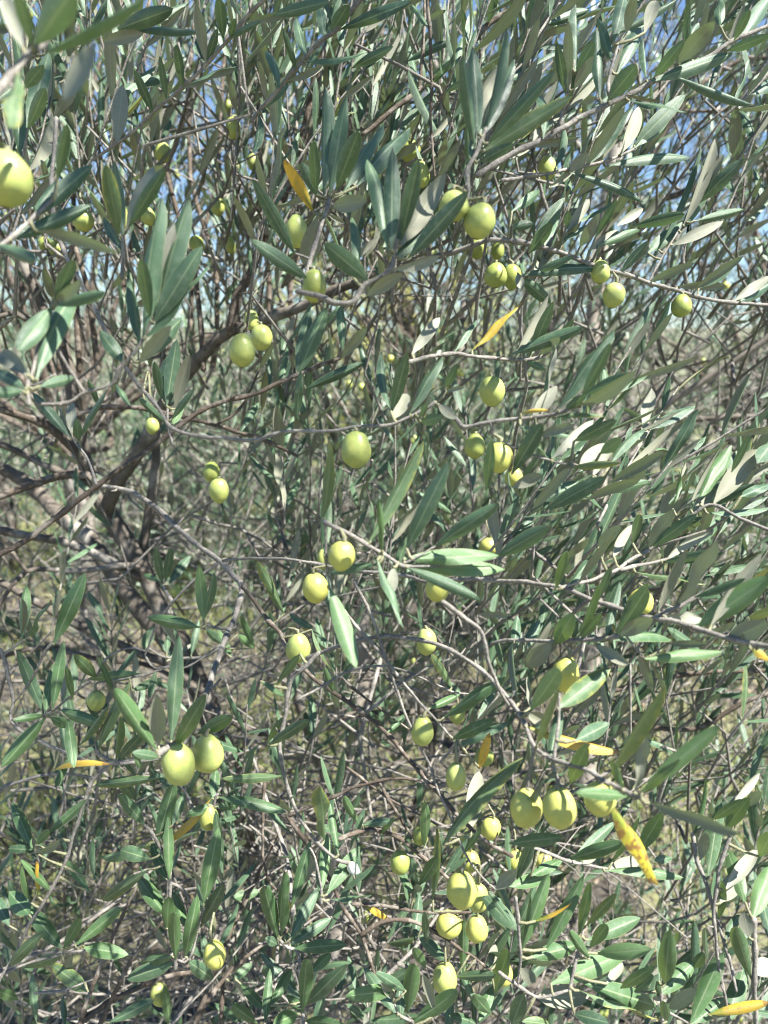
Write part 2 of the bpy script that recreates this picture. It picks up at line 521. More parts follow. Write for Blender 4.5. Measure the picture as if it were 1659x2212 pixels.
B('brown twig in the middle of the left half crossing behind the drooping dark twig', .76, .8,
  '5:165,897 217,881 283,881 327,886 390,900 413,906 467,920 520,936 575,952 640,985|3:467,920 520,880 560,800 575,770',
  '520 936 560 870 14 g;560 800 590 740 14 u;575 775 545 720 12 g;283 881 250 830 14 g;217 881 190 820 14 g', 'bark')
B('straight rising brown twig with patchy pale bark left of the centre', .72, .76,
  '6:-8,1202 60,1165 137,1106 200,1056 250,1020 333,963 410,903 467,873 553,850 603,826 666,800 733,773|2.5:733,773 742,750 740,700',
  '660 840 786 783 24 g;643 810 706 663 36 g;640 800 670 670 28 g;740 766 730 640 20 g;738 773 793 706 24 u;720 786 706 700 10 u;640 906 650 800 20 g;603 826 620 750 16 g', 'bark')
B('grey branch curving from the dark trunk down to two big pale blurred olives', .95, .44,
  '6.5:205,1053 240,1053 283,1063 333,1093 383,1140 430,1180 473,1210 505,1245 523,1266 510,1323 480,1400 450,1483 430,1540 400,1600 370,1612 340,1630|3:495,1357 470,1358 445,1350',
  '440 1340 430 1220 28 b;442 1336 463 1236 18 g;430 1355 318 1333 30 g;433 1356 460 1350 18 u;370 1600 387 1370 36 g;342 1612 338 1500 36 u;338 1620 247 1485 36 g;378 1612 447 1497 36 g;427 1585 503 1547 32 g;345 1636 285 1625 22 g;290 1620 303 1660 14 g')
B('bare grey twig curving in from the lower left edge with clusters of narrow dark leaves', .6, .62,
  '4:-12,1396 7,1416 27,1510 25,1556 67,1590 153,1630 233,1650 350,1637|3:7,1416 50,1383|3:113,1390 97,1406 67,1470 27,1520|3:25,1555 100,1542 150,1505 197,1470',
  '48 1383 57 1263 22 g;57 1378 110 1296 18 g;45 1376 48 1293 10 u;117 1390 185 1236 38 g;93 1536 37 1403 28 g;98 1540 115 1433 22 g;113 1533 138 1383 26 g;158 1510 143 1440 16 g;98 1550 3 1657 34 g;95 1545 27 1556 16 g;107 1549 153 1570 24 g;147 1553 160 1660 24 g;113 1668 240 1652 14 y;153 1630 120 1700 16 g')
B('thin twigs with one yellow green leaf left of the two big pale blurred olives', .68, .7,
  '3:300,1640 250,1645 213,1625 205,1600|3:390,1430 335,1450 300,1460 210,1475|3:470,1218 417,1256 357,1320 337,1353 320,1400 313,1413 333,1443 370,1440 405,1440 477,1393|3:207,1460 233,1420 283,1400 313,1406',
  '213 1620 282 1473 26 h;250 1640 260 1546 16 g;257 1640 320 1572 24 g;222 1566 130 1534 28 g;218 1630 190 1570 14 g;207 1462 160 1413 26 h;307 1456 190 1466 26 g;337 1448 322 1508 16 g;242 1490 212 1422 14 g;285 1492 350 1466 20 g;170 1613 235 1523 16 h')
B('dark leaf tuft growing in front of the forked trunk beside the long bare twig', .85, .9,
  '4:372,1300 360,1280 352,1262|3:478,1400 430,1420 360,1420 320,1400',
  '350 1259 335 1180 18 g;357 1258 370 1183 20 g;365 1260 410 1200 22 g;345 1256 310 1240 14 g;478 1390 447 1360 18 g;413 1415 430 1340 16 g;310 1402 332 1352 26 g;360 1408 363 1373 14 g;357 1430 417 1390 12 u;500 1420 470 1360 18 g;513 1370 550 1400 18 g;550 1400 520 1330 16 g')
B('pale twig with slim leaves descending from the top edge left of centre', .55, .6,
  '5:785,-8 773,7 720,70 700,80 660,123 603,190 560,240 540,262',
  '713 73 753 10 30 g;736 63 890 3 28 g;663 133 793 113 17 g;760 147 850 100 22 g;590 33 713 3 26 g;700 82 690 10 18 g;660 125 640 40 20 g;640 150 610 60 16 g;603 190 575 110 20 g;620 175 700 140 16 u;575 222 560 130 14 u;560 240 625 180 18 g;560 245 548 330 14 g')
B('dense upright tuft of dark blue green leaves carrying the orange leaf', .45, .47,
  '5:655,612 672,560 690,500 705,455 712,425|3:672,560 636,547',
  '712 420 748 208 36 g;700 425 703 187 32 g;683 420 677 300 26 g;726 410 775 283 38 g;740 420 828 270 24 g;770 403 886 277 34 g;718 447 793 432 36 u;676 457 613 343 30 y;685 467 660 577 44 u;703 460 746 483 10 u;636 547 545 385 30 g;665 603 541 517 34 g;690 430 650 350 26 g')
B('blurred spray of long leaves on a hooked pale twig above the upper centre olives', .42, .42,
  '6:640,628 690,640 726,656 766,650 786,620 820,600 843,580 850,550 856,520',
  '838 545 792 345 34 g;846 540 848 320 38 g;866 520 905 343 34 g;866 530 965 373 50 u;880 560 1012 413 40 g;795 605 700 525 44 g;790 640 870 590 30 u;846 583 950 553 20 u;763 600 760 470 22 g;855 530 880 400 26 g;850 560 950 480 30 g')
B('upright sprig of stiff blue green leaves above the pair of touching olives', .42, .42,
  '5:1010,442 1010,400 1010,367 1026,337 1036,310 1050,277',
  '1026 320 1000 117 26 g;1033 300 1020 100 30 g;1040 300 1110 130 36 g;1036 290 1085 140 30 u;1046 325 1240 205 40 h;1055 310 1200 150 30 g;1016 343 1025 290 16 g;1036 350 1110 310 24 g;1050 280 1095 60 26 g')
B('long grey branch rising to the top right corner packed with blue green leaves', .5, .54,
  '6:1030,380 1106,333 1173,300 1250,257 1326,220 1403,180 1456,157 1543,117 1586,87 1675,50|4:1209,273 1229,187 1240,133|4:1326,220 1313,180 1336,95',
  '1222 203 1203 90 24 g;1226 200 1228 45 24 u;1243 157 1243 10 20 g;1246 155 1284 90 28 g;1240 193 1283 120 26 u;1296 213 1290 60 26 g;1320 130 1290 40 26 g;1325 90 1350 -10 34 g;1333 160 1383 60 30 g;1353 73 1370 -10 26 u;1313 217 1376 140 40 g;1396 173 1388 80 10 g;1413 167 1480 85 26 g;1496 130 1488 0 12 g;1406 177 1586 115 30 g;1460 140 1543 47 40 u;1466 133 1510 50 22 g;1556 57 1553 -5 24 g;1570 110 1665 75 24 g;1600 80 1665 -10 34 g;1393 70 1416 0 30 u;1453 163 1626 227 16 g;1359 217 1486 243 14 g;1350 205 1430 220 10 u;1173 300 1160 200 22 g;1150 312 1175 220 18 u;1250 257 1330 190 18 g;1586 87 1620 20 20 g')
B('slender twig with leaves on both sides passing the lone olive on the upper right', .56, .6,
  '4:1085,391 1106,386 1173,376 1223,366 1293,353 1333,340 1373,320',
  '1226 373 1390 437 12 g;1310 360 1490 342 18 g;1266 358 1350 230 24 u;1274 356 1370 224 30 g;1340 333 1380 230 26 u;1370 315 1480 203 36 g;1230 370 1272 330 24 u;1186 407 1256 350 18 u;1200 363 1215 275 20 g;1372 320 1450 245 24 g')
B('dark level twig on the right with three olives beneath it and grey backed leaves', .62, .66,
  '5:1060,518 1106,520 1156,530 1216,547 1280,573 1340,590 1400,610 1460,627 1536,647 1675,662|3:1280,573 1240,590 1130,598|2.5:1400,610 1440,540 1480,480',
  '1423 540 1516 307 12 g;1476 490 1545 300 22 u;1503 440 1563 333 20 u;1506 440 1606 343 30 g;1470 500 1549 375 26 g;1503 477 1608 452 20 g;1366 490 1480 463 26 g;1452 530 1563 478 26 u;1400 547 1473 480 30 g;1333 487 1390 450 22 u;1293 530 1383 497 22 g;1273 540 1336 497 22 u;1286 513 1333 430 18 g;1253 533 1296 460 26 u;1216 520 1290 480 16 g;1226 500 1273 430 24 u;1223 490 1228 455 18 g;1150 527 1220 427 32 g;1143 547 1193 480 28 g;1106 457 1166 413 24 g;1106 490 1153 483 22 g;1402 608 1500 568 20 u;1462 620 1570 620 16 u;1500 626 1606 553 20 u;1509 623 1586 573 26 g;1586 650 1665 595 24 u;1600 650 1665 612 30 g;1130 595 1296 580 26 g;1125 600 1190 655 30 g;1118 590 1128 625 20 u;1143 597 1186 540 20 u;1156 590 1240 553 18 g;1340 590 1400 520 20 g')
B('grey twig right of centre with the long yellow leaf standing on it', .56, .6,
  '4.5:880,783 930,770 980,763 1020,770 1106,776 1160,773 1190,755 1212,728',
  '1113 773 1186 637 22 u;1146 763 1196 650 26 g;1166 766 1210 730 24 u;1106 765 1260 707 30 g;1020 757 1130 650 22 y;890 765 950 685 28 u;1136 780 1180 800 16 g;1190 755 1240 690 20 g;980 763 1030 690 14 g')
B('pale yellowish twig right of centre crowded with sunlit grey green leaves', .47, .43,
  '5:940,868 986,906 1003,923 1053,913 1106,905 1140,903 1193,895 1223,886 1253,873|3:1095,960 1143,980 1206,1000 1250,1006 1300,1040|3:1060,913 1066,938',
  '1206 886 1328 712 28 g;1253 866 1320 740 24 g;1253 877 1376 800 24 u;1263 853 1360 810 30 g;1150 905 1203 833 32 u;1170 900 1200 745 10 u;1200 903 1306 900 12 h;1123 917 1190 997 10 g;1120 920 1245 943 12 g;1163 940 1240 918 22 u;1106 1023 1172 913 36 g;1125 895 1186 887 10 y;1193 990 1283 907 26 u;1240 953 1333 907 30 g;1253 1003 1306 957 28 u;1280 1030 1336 937 22 u;1296 980 1343 947 28 g;1233 1010 1343 1000 18 h;1316 1007 1393 927 22 g;1220 885 1270 850 20 g;963 836 988 786 20 g;963 845 1003 835 10 u;1050 1060 1063 950 26 g')
B('broad leafed sunlit spray reaching up along the right edge', .52, .46,
  '4:1400,1190 1360,1213 1326,1233 1266,1256 1213,1270|4:1340,1232 1410,1216 1460,1203|4:1675,1150 1600,1120 1540,1090 1500,1110 1400,1190',
  '1316 1043 1438 975 26 u;1263 1083 1383 1037 22 u;1293 1063 1406 1041 26 g;1180 1100 1310 1030 36 g;1170 1083 1250 1041 34 g;1150 1100 1230 1010 24 u;1106 1053 1173 1025 28 u;1453 1100 1482 990 12 g;1490 1098 1568 950 12 u;1510 1080 1580 963 34 g;1543 1086 1636 970 44 u;1580 1020 1620 940 16 g;1636 1000 1665 960 36 g;1496 1106 1546 1053 26 u;1600 1073 1665 1045 24 g;1400 1182 1456 1100 34 u;1410 1180 1506 1110 28 g;1373 1236 1526 1263 14 h;1290 1180 1342 1136 28 u;1326 1203 1366 1133 22 u;1366 1173 1383 1110 20 g;1530 1110 1662 1098 18 g;1440 1210 1540 1150 20 u;1430 1215 1550 1190 20 g;1230 1265 1300 1180 24 g;1250 1262 1330 1150 22 u;1200 1272 1225 1190 22 g')
B('sunlit near branch coming in from the right edge with narrow pale upright leaves', .38, .62,
  '5:1680,1402 1572,1380 1506,1358 1456,1342 1406,1336 1353,1320 1290,1300 1216,1270 1156,1260 1106,1256 1000,1252 920,1256 886,1246 830,1238 766,1232 690,1219 620,1209 553,1206 480,1212|5:1413,1336 1460,1313 1496,1293 1540,1270',
  '1433 1330 1516 1336 22 u;1463 1310 1550 1165 20 u;1423 1322 1483 1190 18 u;1500 1290 1612 1250 20 g;1503 1356 1665 1245 50 b;1536 1352 1646 1196 26 u;1570 1382 1660 1345 44 u;1616 1336 1670 1318 20 h;1620 1400 1662 1425 14 y;1440 1355 1510 1402 24 g;1353 1318 1400 1260 20 g;1290 1298 1320 1225 18 g')
B('short leafy twig below the right branch with an olive half hidden by a leaf', .44, .5,
  '5:1333,1376 1306,1381 1216,1386 1106,1383 1060,1392|3:1336,1356 1365,1390 1393,1424',
  '1333 1370 1400 1268 40 g;1333 1376 1410 1335 34 u;1320 1385 1449 1383 26 g;1286 1393 1356 1436 26 u;1309 1376 1339 1256 22 g;1250 1376 1293 1262 20 g;1200 1390 1240 1325 40 b;1126 1412 1166 1340 26 g;1110 1410 1118 1330 22 g;1136 1440 1192 1392 40 u;1393 1424 1560 1408 26 b;1443 1390 1532 1392 16 u;1255 1380 1300 1325 20 g')
B('near grey branch arching down to the three big yellow olives with the bright yellow leaf', .56, .36,
  '5:663,1422 726,1399 770,1386 820,1376 886,1379 943,1392 993,1416 1043,1450 1083,1493 1106,1519 1133,1566 1156,1613 1200,1640 1266,1660 1306,1686 1360,1716 1383,1722|5:956,1300 1000,1333 1040,1366 1056,1426 1076,1480 1100,1525|4:1156,1613 1145,1665 1138,1704|4:1190,1636 1200,1670 1208,1700|4:1200,1640 1206,1560 1210,1500',
  '1136 1540 1180 1560 30 u;1160 1610 1210 1486 22 h;1186 1650 1212 1525 28 g;1146 1535 1210 1445 40 g;1120 1520 1106 1385 14 u;1146 1530 1140 1460 10 u;1243 1600 1316 1563 36 g;1136 1569 1343 1625 30 y;1206 1530 1318 1443 46 h;1316 1680 1440 1483 24 h;1232 1690 1270 1606 36 g;1372 1712 1397 1590 18 u;1383 1712 1556 1566 36 b;1385 1712 1470 1640 24 g;1356 1720 1242 1712 26 g;1310 1725 1422 1912 28 Y;1402 1735 1600 1802 28 u;1175 1680 1128 1760 18 u;1210 1720 1230 1788 10 u;1100 1822 1216 1808 30 g;1345 1705 1320 1640 18 g')
B('dense leafy twig below the three big yellow olives beside a hidden olive pair', .52, .55,
  '4:1140,1828 1172,1839 1216,1856 1266,1869 1313,1876',
  '1316 1879 1390 1853 30 u;1306 1882 1476 1897 18 g;1230 1856 1346 1820 30 g;1240 1852 1330 1776 24 g;1259 1866 1292 1842 18 u;1146 1892 1216 1856 26 g;1379 1840 1432 1756 34 g;1116 1900 1150 1820 26 g;1100 1915 1186 1892 30 g;1322 1862 1383 1764 16 g;1413 1860 1452 1852 20 g;1290 1873 1300 1800 16 g')
B('cluster of glossy broad leaves and one wide pale backed leaf at bottom right of centre', .5, .5,
  '4:1080,2100 1106,2119 1146,2149 1172,2155 1230,2140|4:1115,1940 1124,2030 1126,2076 1118,2130|4:1230,2140 1250,2050 1265,1990',
  '1122 2066 1146 1916 18 g;1128 2050 1186 1886 30 g;1180 2050 1262 1890 30 g;1250 2020 1276 1905 24 g;1266 2000 1332 1930 20 h;1156 1990 1236 1950 12 y;1140 2070 1203 2045 18 g;1150 2068 1251 2040 36 g;1273 2070 1230 2010 22 g;1276 2046 1312 1997 26 g;1270 2030 1383 1983 36 g;1190 2126 1362 2052 46 b;1290 2060 1409 2050 34 b;1256 2120 1416 2173 46 g;1250 2140 1420 2202 16 h;1160 2155 1273 2152 48 u;1120 2090 1156 2122 28 u;1132 2145 1106 2215 36 g;1409 2160 1440 2163 18 u;1240 2190 1316 2210 30 g;1126 2205 1186 2212 24 h;1310 2125 1345 2080 22 u')
B('upright leaf rosette in the lower right corner standing over the dark gap', .5, .5,
  '4:1430,2225 1430,2180 1426,2132|3:1430,2180 1490,2212',
  '1424 2120 1424 2003 10 g;1436 2123 1448 2006 38 g;1460 2040 1466 2013 14 g;1420 2150 1502 2077 38 g;1499 2090 1523 2058 22 g;1492 2210 1562 2058 38 g;1443 2180 1505 2136 28 u;1495 2212 1570 2156 30 g;1340 2135 1416 2086 24 g;1372 2142 1412 2105 20 g;1425 2150 1418 2118 14 g;1440 2205 1432 2160 20 g')
B('whitish forked twig rising at the right edge among broad grey backed leaves', .5, .5,
  '4:1580,1806 1562,1846 1550,1892 1543,1960 1546,2026 1550,2076 1570,2170 1575,2225|4.5:1496,1802 1502,1846 1520,1892 1536,1946 1550,1992 1566,2042 1580,2086 1590,2140|6:1626,1985 1630,2060 1630,2126 1632,2225',
  '1530 1895 1556 1726 32 g;1540 1770 1606 1726 20 g;1566 1790 1620 1722 30 g;1500 1800 1525 1672 16 g;1536 1770 1541 1718 14 u;1586 1733 1642 1670 20 u;1610 1740 1645 1710 22 u;1569 1920 1636 1836 30 u;1556 1950 1596 1888 40 u;1610 1950 1572 1836 36 g;1626 1985 1665 1870 40 b;1640 1850 1668 1800 36 b;1618 2025 1606 1970 30 u;1622 2112 1588 2000 34 g;1630 2105 1668 2078 40 u;1570 2212 1606 2096 40 g;1530 2192 1662 2165 24 y;1512 1860 1526 1800 24 u;1566 2030 1596 1976 20 g;1550 1990 1560 1900 18 g')
B('leaf tuft with two broad blades at the bottom centre under the hanging olive', .52, .54,
  '4:900,2225 890,2205 880,2192|3:890,2205 860,2190 850,2165',
  '866 2200 863 2135 22 g;880 2189 895 2080 36 g;893 2209 990 2140 34 g;856 2190 786 2090 28 g;850 2158 822 2122 16 u;850 2140 745 2152 34 g;876 2140 810 2099 22 g;940 2192 913 2105 18 u')
B('rosette of six dark green leaves near the bottom left of centre', .6, .62,
  '4:655,2225 655,2190 650,2120 643,2056 620,2046 603,2030',
  '600 2026 570 1912 34 g;608 2022 616 1880 24 g;626 2029 688 1916 28 g;626 2041 716 1983 26 g;636 2049 750 2040 28 g;600 2040 573 2026 20 g;630 1960 671 1815 26 g;653 2189 663 2069 32 g;663 2169 750 2082 32 g;670 2102 715 2060 24 g;573 2210 583 2092 22 g;586 2172 630 2092 24 g;643 2190 590 2212 34 g;660 2205 740 2212 24 g;660 2190 620 2150 20 g;600 2000 640 1935 12 y')
B('long smooth grey twig bowing down to a bright pale leaf left of the lower centre', .5, .52,
  '4.5:690,1410 665,1435 630,1466 616,1539 603,1606 610,1659 626,1716 653,1776 693,1826 730,1856 752,1862|3:695,1950 690,1900 680,1850 670,1832',
  '691 1932 693 1836 22 g;695 1925 707 1800 24 g;706 1932 776 1829 32 g;748 1866 778 1884 26 w;710 1944 803 1934 12 g;700 1815 690 1697 20 h;731 1846 713 1736 18 g;580 1610 669 1553 24 g;648 1412 600 1475 20 g;563 1472 616 1506 12 g;616 1545 580 1600 14 g')
B('grey brown branch descending steeply through the centre to the lower right past the lone olives', .64, .5,
  '5:523,1266 553,1303 580,1340 605,1370 615,1395 663,1452 720,1496 786,1542 836,1583 870,1626 900,1659 920,1685 946,1712 986,1759 1020,1792 1053,1819 1106,1850|3:740,1466 786,1506 836,1543 886,1576',
  '613 1326 556 1212 22 h;673 1360 722 1455 12 h;776 1779 743 1719 18 g;926 1532 993 1500 18 g;720 1496 700 1440 14 g;836 1583 880 1540 14 g', 'bark')
B('pair of thin parallel twigs crossing the lower centre with hanging green olives', .52, .52,
  '3.5:743,1319 786,1372 836,1429 873,1476 906,1516 940,1550 973,1590 990,1602|3.5:766,1256 806,1339 826,1406 846,1456 863,1506 886,1566 930,1659 953,1725 980,1782 1003,1842 1046,1899 1073,1922|3:643,1512 696,1482 753,1450 800,1440 853,1442 920,1469 970,1492 1016,1500|4:793,1539 853,1489 913,1449 970,1422',
  '959 1550 1093 1462 28 g;975 1485 930 1412 14 h;975 1597 1066 1556 30 g;1036 1659 1058 1582 22 y;957 1825 1130 1637 36 h;1016 1795 1035 1665 40 u;1070 1922 1115 1880 30 u;1053 1920 1110 2000 16 g;1120 2010 1043 1935 38 g;1003 1842 1040 1790 16 g')
B('tangle of arching brown twigs in the lower centre around the small shaded olive', .66, .7,
  '5:733,1812 766,1799 806,1792 853,1806 906,1846 970,1899|4.5:780,2019 826,1992 873,1986 913,1999 970,2032 1020,2066 1060,2096|5:620,1762 670,1832 713,1902 740,1959 780,2019 800,2076 815,2120|4:760,1952 820,1956 886,1966 936,1972 1020,1972|4:623,1762 703,1729 760,1702 820,1687 853,1682 913,1686 960,1700|3.5:820,1692 843,1732 866,1769 906,1829|3:750,1659 800,1696 853,1732 910,1762 946,1782|3.5:570,1692 568,1759 568,1846 580,1899 596,1922',
  '783 1782 846 1772 18 g;820 1802 853 1766 14 g;916 1829 916 1729 18 g;918 1829 926 1772 14 u;906 1912 946 1852 28 g;895 1930 863 1890 16 g;893 1925 910 1915 18 u;896 2035 906 1930 24 g;920 2035 918 1968 18 g;935 1945 945 1785 18 h;966 2078 905 2020 28 g;920 2090 893 2046 22 g;1070 2145 1098 2050 34 g;1060 2085 1070 2040 22 u;1035 2205 1065 2130 26 g;1060 2190 1022 2148 30 g;983 2110 1072 2106 22 g;1000 2105 1002 1985 24 g;780 1950 840 1985 14 y', 'bark')
B('near sunlit sprig at the centre with two level bright green leaves one above the other', .42, .42,
  '5:700,1125 718,1135 753,1152 793,1176 836,1200 866,1219 885,1222|2.5:866,1219 905,1200 940,1181|2.5:885,1222 980,1222 1072,1204|3:703,1130 704,1195 710,1266',
  '873 1206 1078 1200 40 b;886 1221 1090 1230 44 b;880 1226 1040 1297 26 g;815 1220 713 1238 20 g;815 1210 872 1358 22 g;850 1225 846 1285 26 u;713 1270 770 1443 40 b;826 1190 820 1080 14 g;702 1200 703 1040 28 g;698 1120 713 950 30 h;800 1170 916 953 34 h;878 1185 972 995 38 g;940 1180 1078 1088 34 g;1072 1203 1185 1138 38 g')
B('leaf cluster hanging in the lower left between two small olives', .66, .66,
  '4:377,2095 380,2072 367,1990 367,1906 355,1850 330,1800 313,1782|3:367,1906 400,1930 433,2003|3:380,2072 410,2070 440,1960|3:470,1715 463,1735 468,1790',
  '366 1899 363 1762 24 g;337 1826 377 1690 34 g;373 1782 396 1716 22 g;360 1899 327 1820 26 g;325 1856 260 1836 32 g;320 1822 220 1852 20 g;313 1782 257 1714 26 g;320 1879 223 1946 28 h;357 1976 297 1893 34 g;360 2005 365 1936 28 g;403 2006 373 1926 24 g;400 2066 427 1932 30 g;380 2072 375 1970 28 g;433 2003 483 1909 30 g;440 1952 472 1786 38 g;485 1872 465 1750 18 g;377 2079 273 2115 36 g;373 2066 300 2080 24 g;407 2076 460 2115 32 g;457 1725 357 1825 16 y;460 1739 403 1760 22 g;467 1742 516 1740 20 g;472 1722 620 1755 26 g;460 1726 467 1659 24 g;608 1676 478 1682 20 h')
B('twig with large dark oval leaves in the bottom left corner', .62, .62,
  '4:233,1655 206,1680 193,1702 170,1769 147,1846 130,1886 100,1939 67,1992 33,2059 13,2092 -10,2130|3:-8,2110 73,2076 133,2062 187,2032|4:-5,1716 20,1696 113,1672 206,1680|3:77,2146 133,2139 200,2116',
  '345 1680 204 1696 24 h;103 1802 187 1727 20 g;70 1832 27 1733 28 g;77 1825 107 1793 20 g;70 1835 17 1833 18 g;77 1843 130 1813 14 u;82 1936 78 1858 8 y;110 1926 43 1856 18 g;193 1926 143 1856 20 g;180 2046 277 2062 34 g;163 2042 263 1960 28 g;137 2049 176 1983 26 g;133 2049 57 1956 34 g;130 2066 53 2090 26 g;143 2090 156 2063 16 u;20 2086 97 2012 28 g;190 2142 107 2080 34 h;63 1976 20 1926 40 g;20 2000 -15 1930 26 g;63 1946 45 1870 16 g;205 1900 200 1810 14 g')
B('bare grey branches crossing each other along the bottom left edge of the frame', .78, .82,
  '6:153,2225 240,2162 350,2112 427,2099|5:167,2225 207,2112 233,2046 293,1919|5:213,2220 267,2106 300,2052 350,1992|6:420,2220 460,2106 500,2009 553,1899 600,1800|5:477,2225 483,2092 490,2010|5:423,2195 500,2096 553,2052 620,2010',
  '236 2209 333 2160 26 g;363 2212 353 2125 22 g;80 2210 70 2100 16 g;140 2215 135 2150 14 g;510 2060 545 1960 18 g;520 2125 570 2180 22 g;500 2120 545 2080 20 g;40 2160 -5 2140 22 g;500 1940 560 1925 24 g;555 2210 500 2170 26 g', 'bark')
B('dark bare branch falling diagonally from the top to a broken stub at the upper centre', .74, .72,
  '6:1180,-40 1106,20 1053,53 1010,107 963,150 913,190 863,227 806,273 783,290|4:905,195 915,80 917,-20',
  '920 45 963 22 14 u;1010 107 1000 20 16 g;913 190 990 120 18 g;1053 53 1075 -20 18 g;905 190 885 100 14 g;1106 20 1090 -40 16 g', 'bark')
B('thin dark vertical twig hanging from the top edge right of the broken stub', .62, .64,
  '3.5:922,-20 925,30 930,100 933,183 930,240 933,300 938,380|2:930,240 960,200 985,140',
  '985 140 1000 80 16 g;960 200 1010 170 14 g;933 300 985 230 16 u;925 60 890 10 14 g', 'bark')
